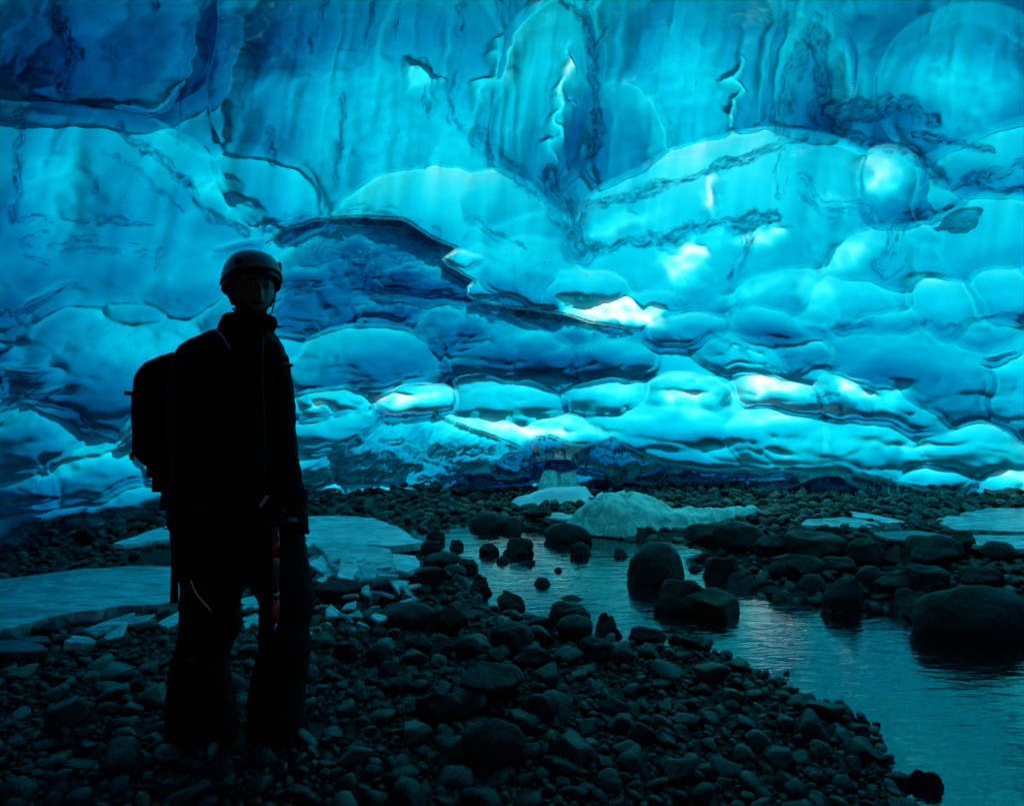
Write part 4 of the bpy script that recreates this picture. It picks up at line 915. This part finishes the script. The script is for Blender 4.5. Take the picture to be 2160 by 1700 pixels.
# ---- boots
for (hx, tx, ty, dy) in ((440, 470, 1590, -.14), (596, 672, 1566, -.10)):
    bm = bmesh.new(); a, b = pp(hx, 1575), pp(tx, 1575); a.z = b.z = 0; d = Vector((b.x - a.x, dy, 0)); L = max(.2, d.length); d.normalize()
    for t, w_, h in ((-.06, .035, .10), (-.02, .044, .15), (.04, .047, .15), (.09, .047, .10), (.14, .046, .075), (.19, .038, .06), (.215, .02, .04)): pass
    rows = []
    tube(bm, [(a + d * t + Vector((0, 0, h * .5)), r) for t, h, r in ((-.075, .08, .030), (-.04, .10, .048), (.02, .11, .052), (.08, .095, .050), (.14, .08, .046), (.19, .07, .036), (.21, .065, .015))], 18)
    tube(bm, [(a + Vector((0, 0, .05)), .05), (a + Vector((0, 0, .12)), .056), (a + Vector((0, 0, .20)), .058)], 18)
    for v in bm.verts: v.co.z = max(v.co.z, .018)
    bt = done("boot", bm, M_BOOT, person, voxel=.006, smooth_it=3)
    bm = bmesh.new(); prof = [(-.08, .032), (-.04, .045), (.04, .048), (.12, .047), (.18, .038), (.215, .012)]; n_ = d.cross(Vector((0, 0, 1)))
    top = [bm.verts.new(a + d * t + n_ * w_) for t, w_ in prof] + [bm.verts.new(a + d * t - n_ * w_) for t, w_ in prof[::-1]]
    f = bm.faces.new(top); r = bmesh.ops.extrude_face_region(bm, geom=[f])
    for v in [e for e in r['geom'] if isinstance(e, bmesh.types.BMVert)]: v.co.z += .028
    done("sole", bm, M_BLACK, bt, bev=.004)
# ---- gloves with five fingers
def glove(wrist, knuckle, curl, thumb_dir, par):
    bm = bmesh.new(); d = (knuckle - wrist).normalized(); side = d.cross(Vector((0, 1, 0))).normalized(); pal = side.cross(d).normalized()
    tube(bm, [(wrist - d * .05, .036), (wrist - d * .01, .035), (wrist + d * .03, .036), ((wrist + knuckle) / 2, .038), (knuckle, .036), (knuckle + d * .008, .028)], 16)
    for k, ln in enumerate((.062, .074, .070, .054)):
        p0 = knuckle + side * (.027 - .018 * k); dd = d.copy(); pts = [(p0 - d * .012, .0115)]; ax_ = side
        for s_, fr in enumerate((.45, .32, .25)):
            dd = (Matrix.Rotation(curl * (.8 + .12 * k) / 2.2, 3, ax_) @ dd); p0 = p0 + dd * ln * fr; pts.append((p0, .011 - .0012 * s_))
        tube(bm, pts, 10)
    p0 = wrist + d * .022 + thumb_dir * .030; p1 = p0 + (thumb_dir * .55 + d * .8).normalized() * .038; p2 = p1 + (d * .9 + pal * .35).normalized() * .030
    tube(bm, [(wrist + d * .015, .014), (p0, .0135), (p1, .0125), (p2, .0095)], 10)
    return done("glove", bm, M_GLOVE, par, voxel=.004, smooth_it=2)
glove(pp(630, 1060, -.04), pp(628, 1100, -.055), R(75), Vector((-.75, -.5, 0)), person)
glove(pp(418, 1056, -.10), pp(430, 1090, -.14), R(60), Vector((.7, -.5, 0)), person)
strip("glove_loop", [(641, 1128, -.03), (645, 1136, -.03), (648, 1142, -.03)], .002, M_BLACK, person)
# ---- pack
pack = bpy.data.objects.new("backpack", None); COL.objects.link(pack); pack.location = pp(345, 980, .18); bpy.context.view_layer.update()
tag(pack, "black backpack with hanging straps and buckles worn on the person's back", "backpack")
bm = bmesh.new()
px_loft(bm, [(752, 345, 395, .05), (758, 330, 405, .075), (766, 314, 410, .09), (778, 301, 415, .10), (796, 293, 418, .11), (830, 289, 420, .118), (880, 288, 420, .12), (915, 290, 420, .12), (940, 288, 420, .118), (958, 294, 420, .11), (970, 303, 420, .10), (980, 316, 418, .085)], dy=.17)
bag = done("bag", bm, M_PACK, pack, voxel=.007, smooth_it=3, wrinkle=.0025)
bm = bmesh.new()
px_loft(bm, [(748, 352, 396, .05), (754, 338, 404, .07), (764, 322, 410, .09), (776, 306, 414, .102), (784, 304, 414, .102)], dy=.165); done("top_lid", bm, M_PACK, pack, voxel=.006, smooth_it=2)
def slab(name, rows, dy, half, par, mat=M_PACK):
    bm = bmesh.new(); px_loft(bm, [(y, l, r, half) for y, l, r in rows], dy=dy); return done(name, bm, mat, par, bev=.001)
slab("hip_belt", [(972, 313, 372), (1004, 313, 372), (1005, 326, 372), (1034, 325, 370)], .14, .05, pack)
slab("compression_strap", [(1014, 326, 358), (1034, 325, 357), (1036, 340, 360), (1076, 338, 352)], .15, .012, pack)
slab("strap_end", [(1034, 350, 364), (1050, 348, 362), (1070, 346, 364)], .15, .006, pack)
strip("strap_buckle", [(292, 838, .17), (284, 836, .17), (278, 831, .17), (271, 829, .17), (264, 829, .17)], .0085, M_BLACK, pack)
strip("strap_buckle", [(292, 950, .17), (286, 950, .17), (281, 956, .17), (277, 962, .17), (279, 970, .17)], .009, M_BLACK, pack)
strip("haul_loop", [(338, 752, .1), (346, 751, .1), (354, 748, .1), (366, 744, .1)], .004, M_BLACK, pack)
slab("hanging_strap", [(1095, 364, 388), (1130, 362, 386), (1180, 361, 378), (1230, 360, 376), (1272, 358, 377)], .10, .005, pack)
strip("shoulder_strap", [(420, 742, .12), (440, 712, .02), (462, 722, -.10), (474, 770, -.16), (468, 860, -.17), (440, 930, -.15), (400, 960, -.02)], .016, M_PACK, pack)
strip("shoulder_strap", [(540, 735, .12), (562, 716, 0), (584, 734, -.10), (594, 770, -.13), (590, 860, -.15), (575, 940, -.15)], .013, M_PACK, pack)
strip("strap_adjuster", [(600, 771, -.10), (608, 772, -.10), (614, 771, -.10), (617, 768, -.10)], .006, M_BLACK, pack); strip("adjuster_webbing", [(601, 766, -.105), (608, 767, -.105)], .0028, M_CORD, pack)
bm = bmesh.new(); q = [pp(352 + 8 * math.cos(t), 1111 + 4.5 * math.sin(t), .02) for t in np.linspace(0, 2 * math.pi, 17)]; tube(bm, [(p_, .0028) for p_ in q], 8, False)
cb = done("carabiner", bm, M_METAL if False else M_BLACK); tag(cb, "small dark carabiner clipped at the person's hip, beside the hanging strap", "carabiner")
# ---- ice axe
axe = bpy.data.objects.new("ice_axe", None); COL.objects.link(axe); axe.location = pp(582, 1112, -.14); bpy.context.view_layer.update()
tag(axe, "ice axe with a red and silver shaft hanging in front of the person's thigh", "ice axe")
def shaft(name, y0, y1, mat, par=axe, w0=7.0, w1=7.0, sk=0):
    bm = bmesh.new(); rows = []
    for y, w_ in ((y0, w0), (y1, w1)): rows.append((pp(581.5 - sk, y, -.145), w_ * UP, .009))
    ring_loft(bm, rows, 20, 2.6); return done(name, bm, mat, par)
shaft("shaft", 1112, 1242, M_METAL); shaft("red_sleeve", 1130, 1176, M_RED, w0=7.4, w1=7.4); shaft("dark_band", 1242, 1248, M_BLACK, w0=7.2, w1=7.2); shaft("silver_band", 1248, 1258, M_METAL)
shaft("dark_band", 1258, 1263, M_BLACK, w0=7.2, w1=7.2); shaft("copper_grip", 1263, 1303, plain_mat("copper_red_lacquer", (.50, .13, .07), .35, .2)); shaft("spike_collar", 1303, 1312, M_BLACK, w0=7.4, w1=6.2); shaft("spike", 1312, 1332, M_METAL, w0=4.0, w1=.8)
bm = bmesh.new(); tube(bm, [(pp(548, 1112, -.15), .003), (pp(560, 1103, -.15), .007), (pp(575, 1100, -.15), .010), (pp(584, 1104, -.15), .011), (pp(596, 1101, -.145), .010), (pp(612, 1098, -.12), .012), (pp(622, 1098, -.10), .014)], 10); done("pick_and_adze", bm, M_BLACK, axe)
# ---- stump of ice hanging from the roof
bm = bmesh.new(); c = at(2028, 445, 5.2); k = 5.2 / FPX
tube(bm, [(c + Vector((6 * k, .2, 60 * k)), 46 * k), (c + Vector((4 * k, .06, 30 * k)), 36 * k), (c + Vector((0, 0, 0)), 30 * k), (c + Vector((-2 * k, -.02, -28 * k)), 29 * k), (c + Vector((-3 * k, -.03, -40 * k)), 27 * k)], 20)
st_ = done("ice_stump", bm, M_CLEAR, voxel=.02, smooth_it=3, wrinkle=.012); tag(st_, "stubby broken column of ice hanging from the roof on the right", "ice stump")
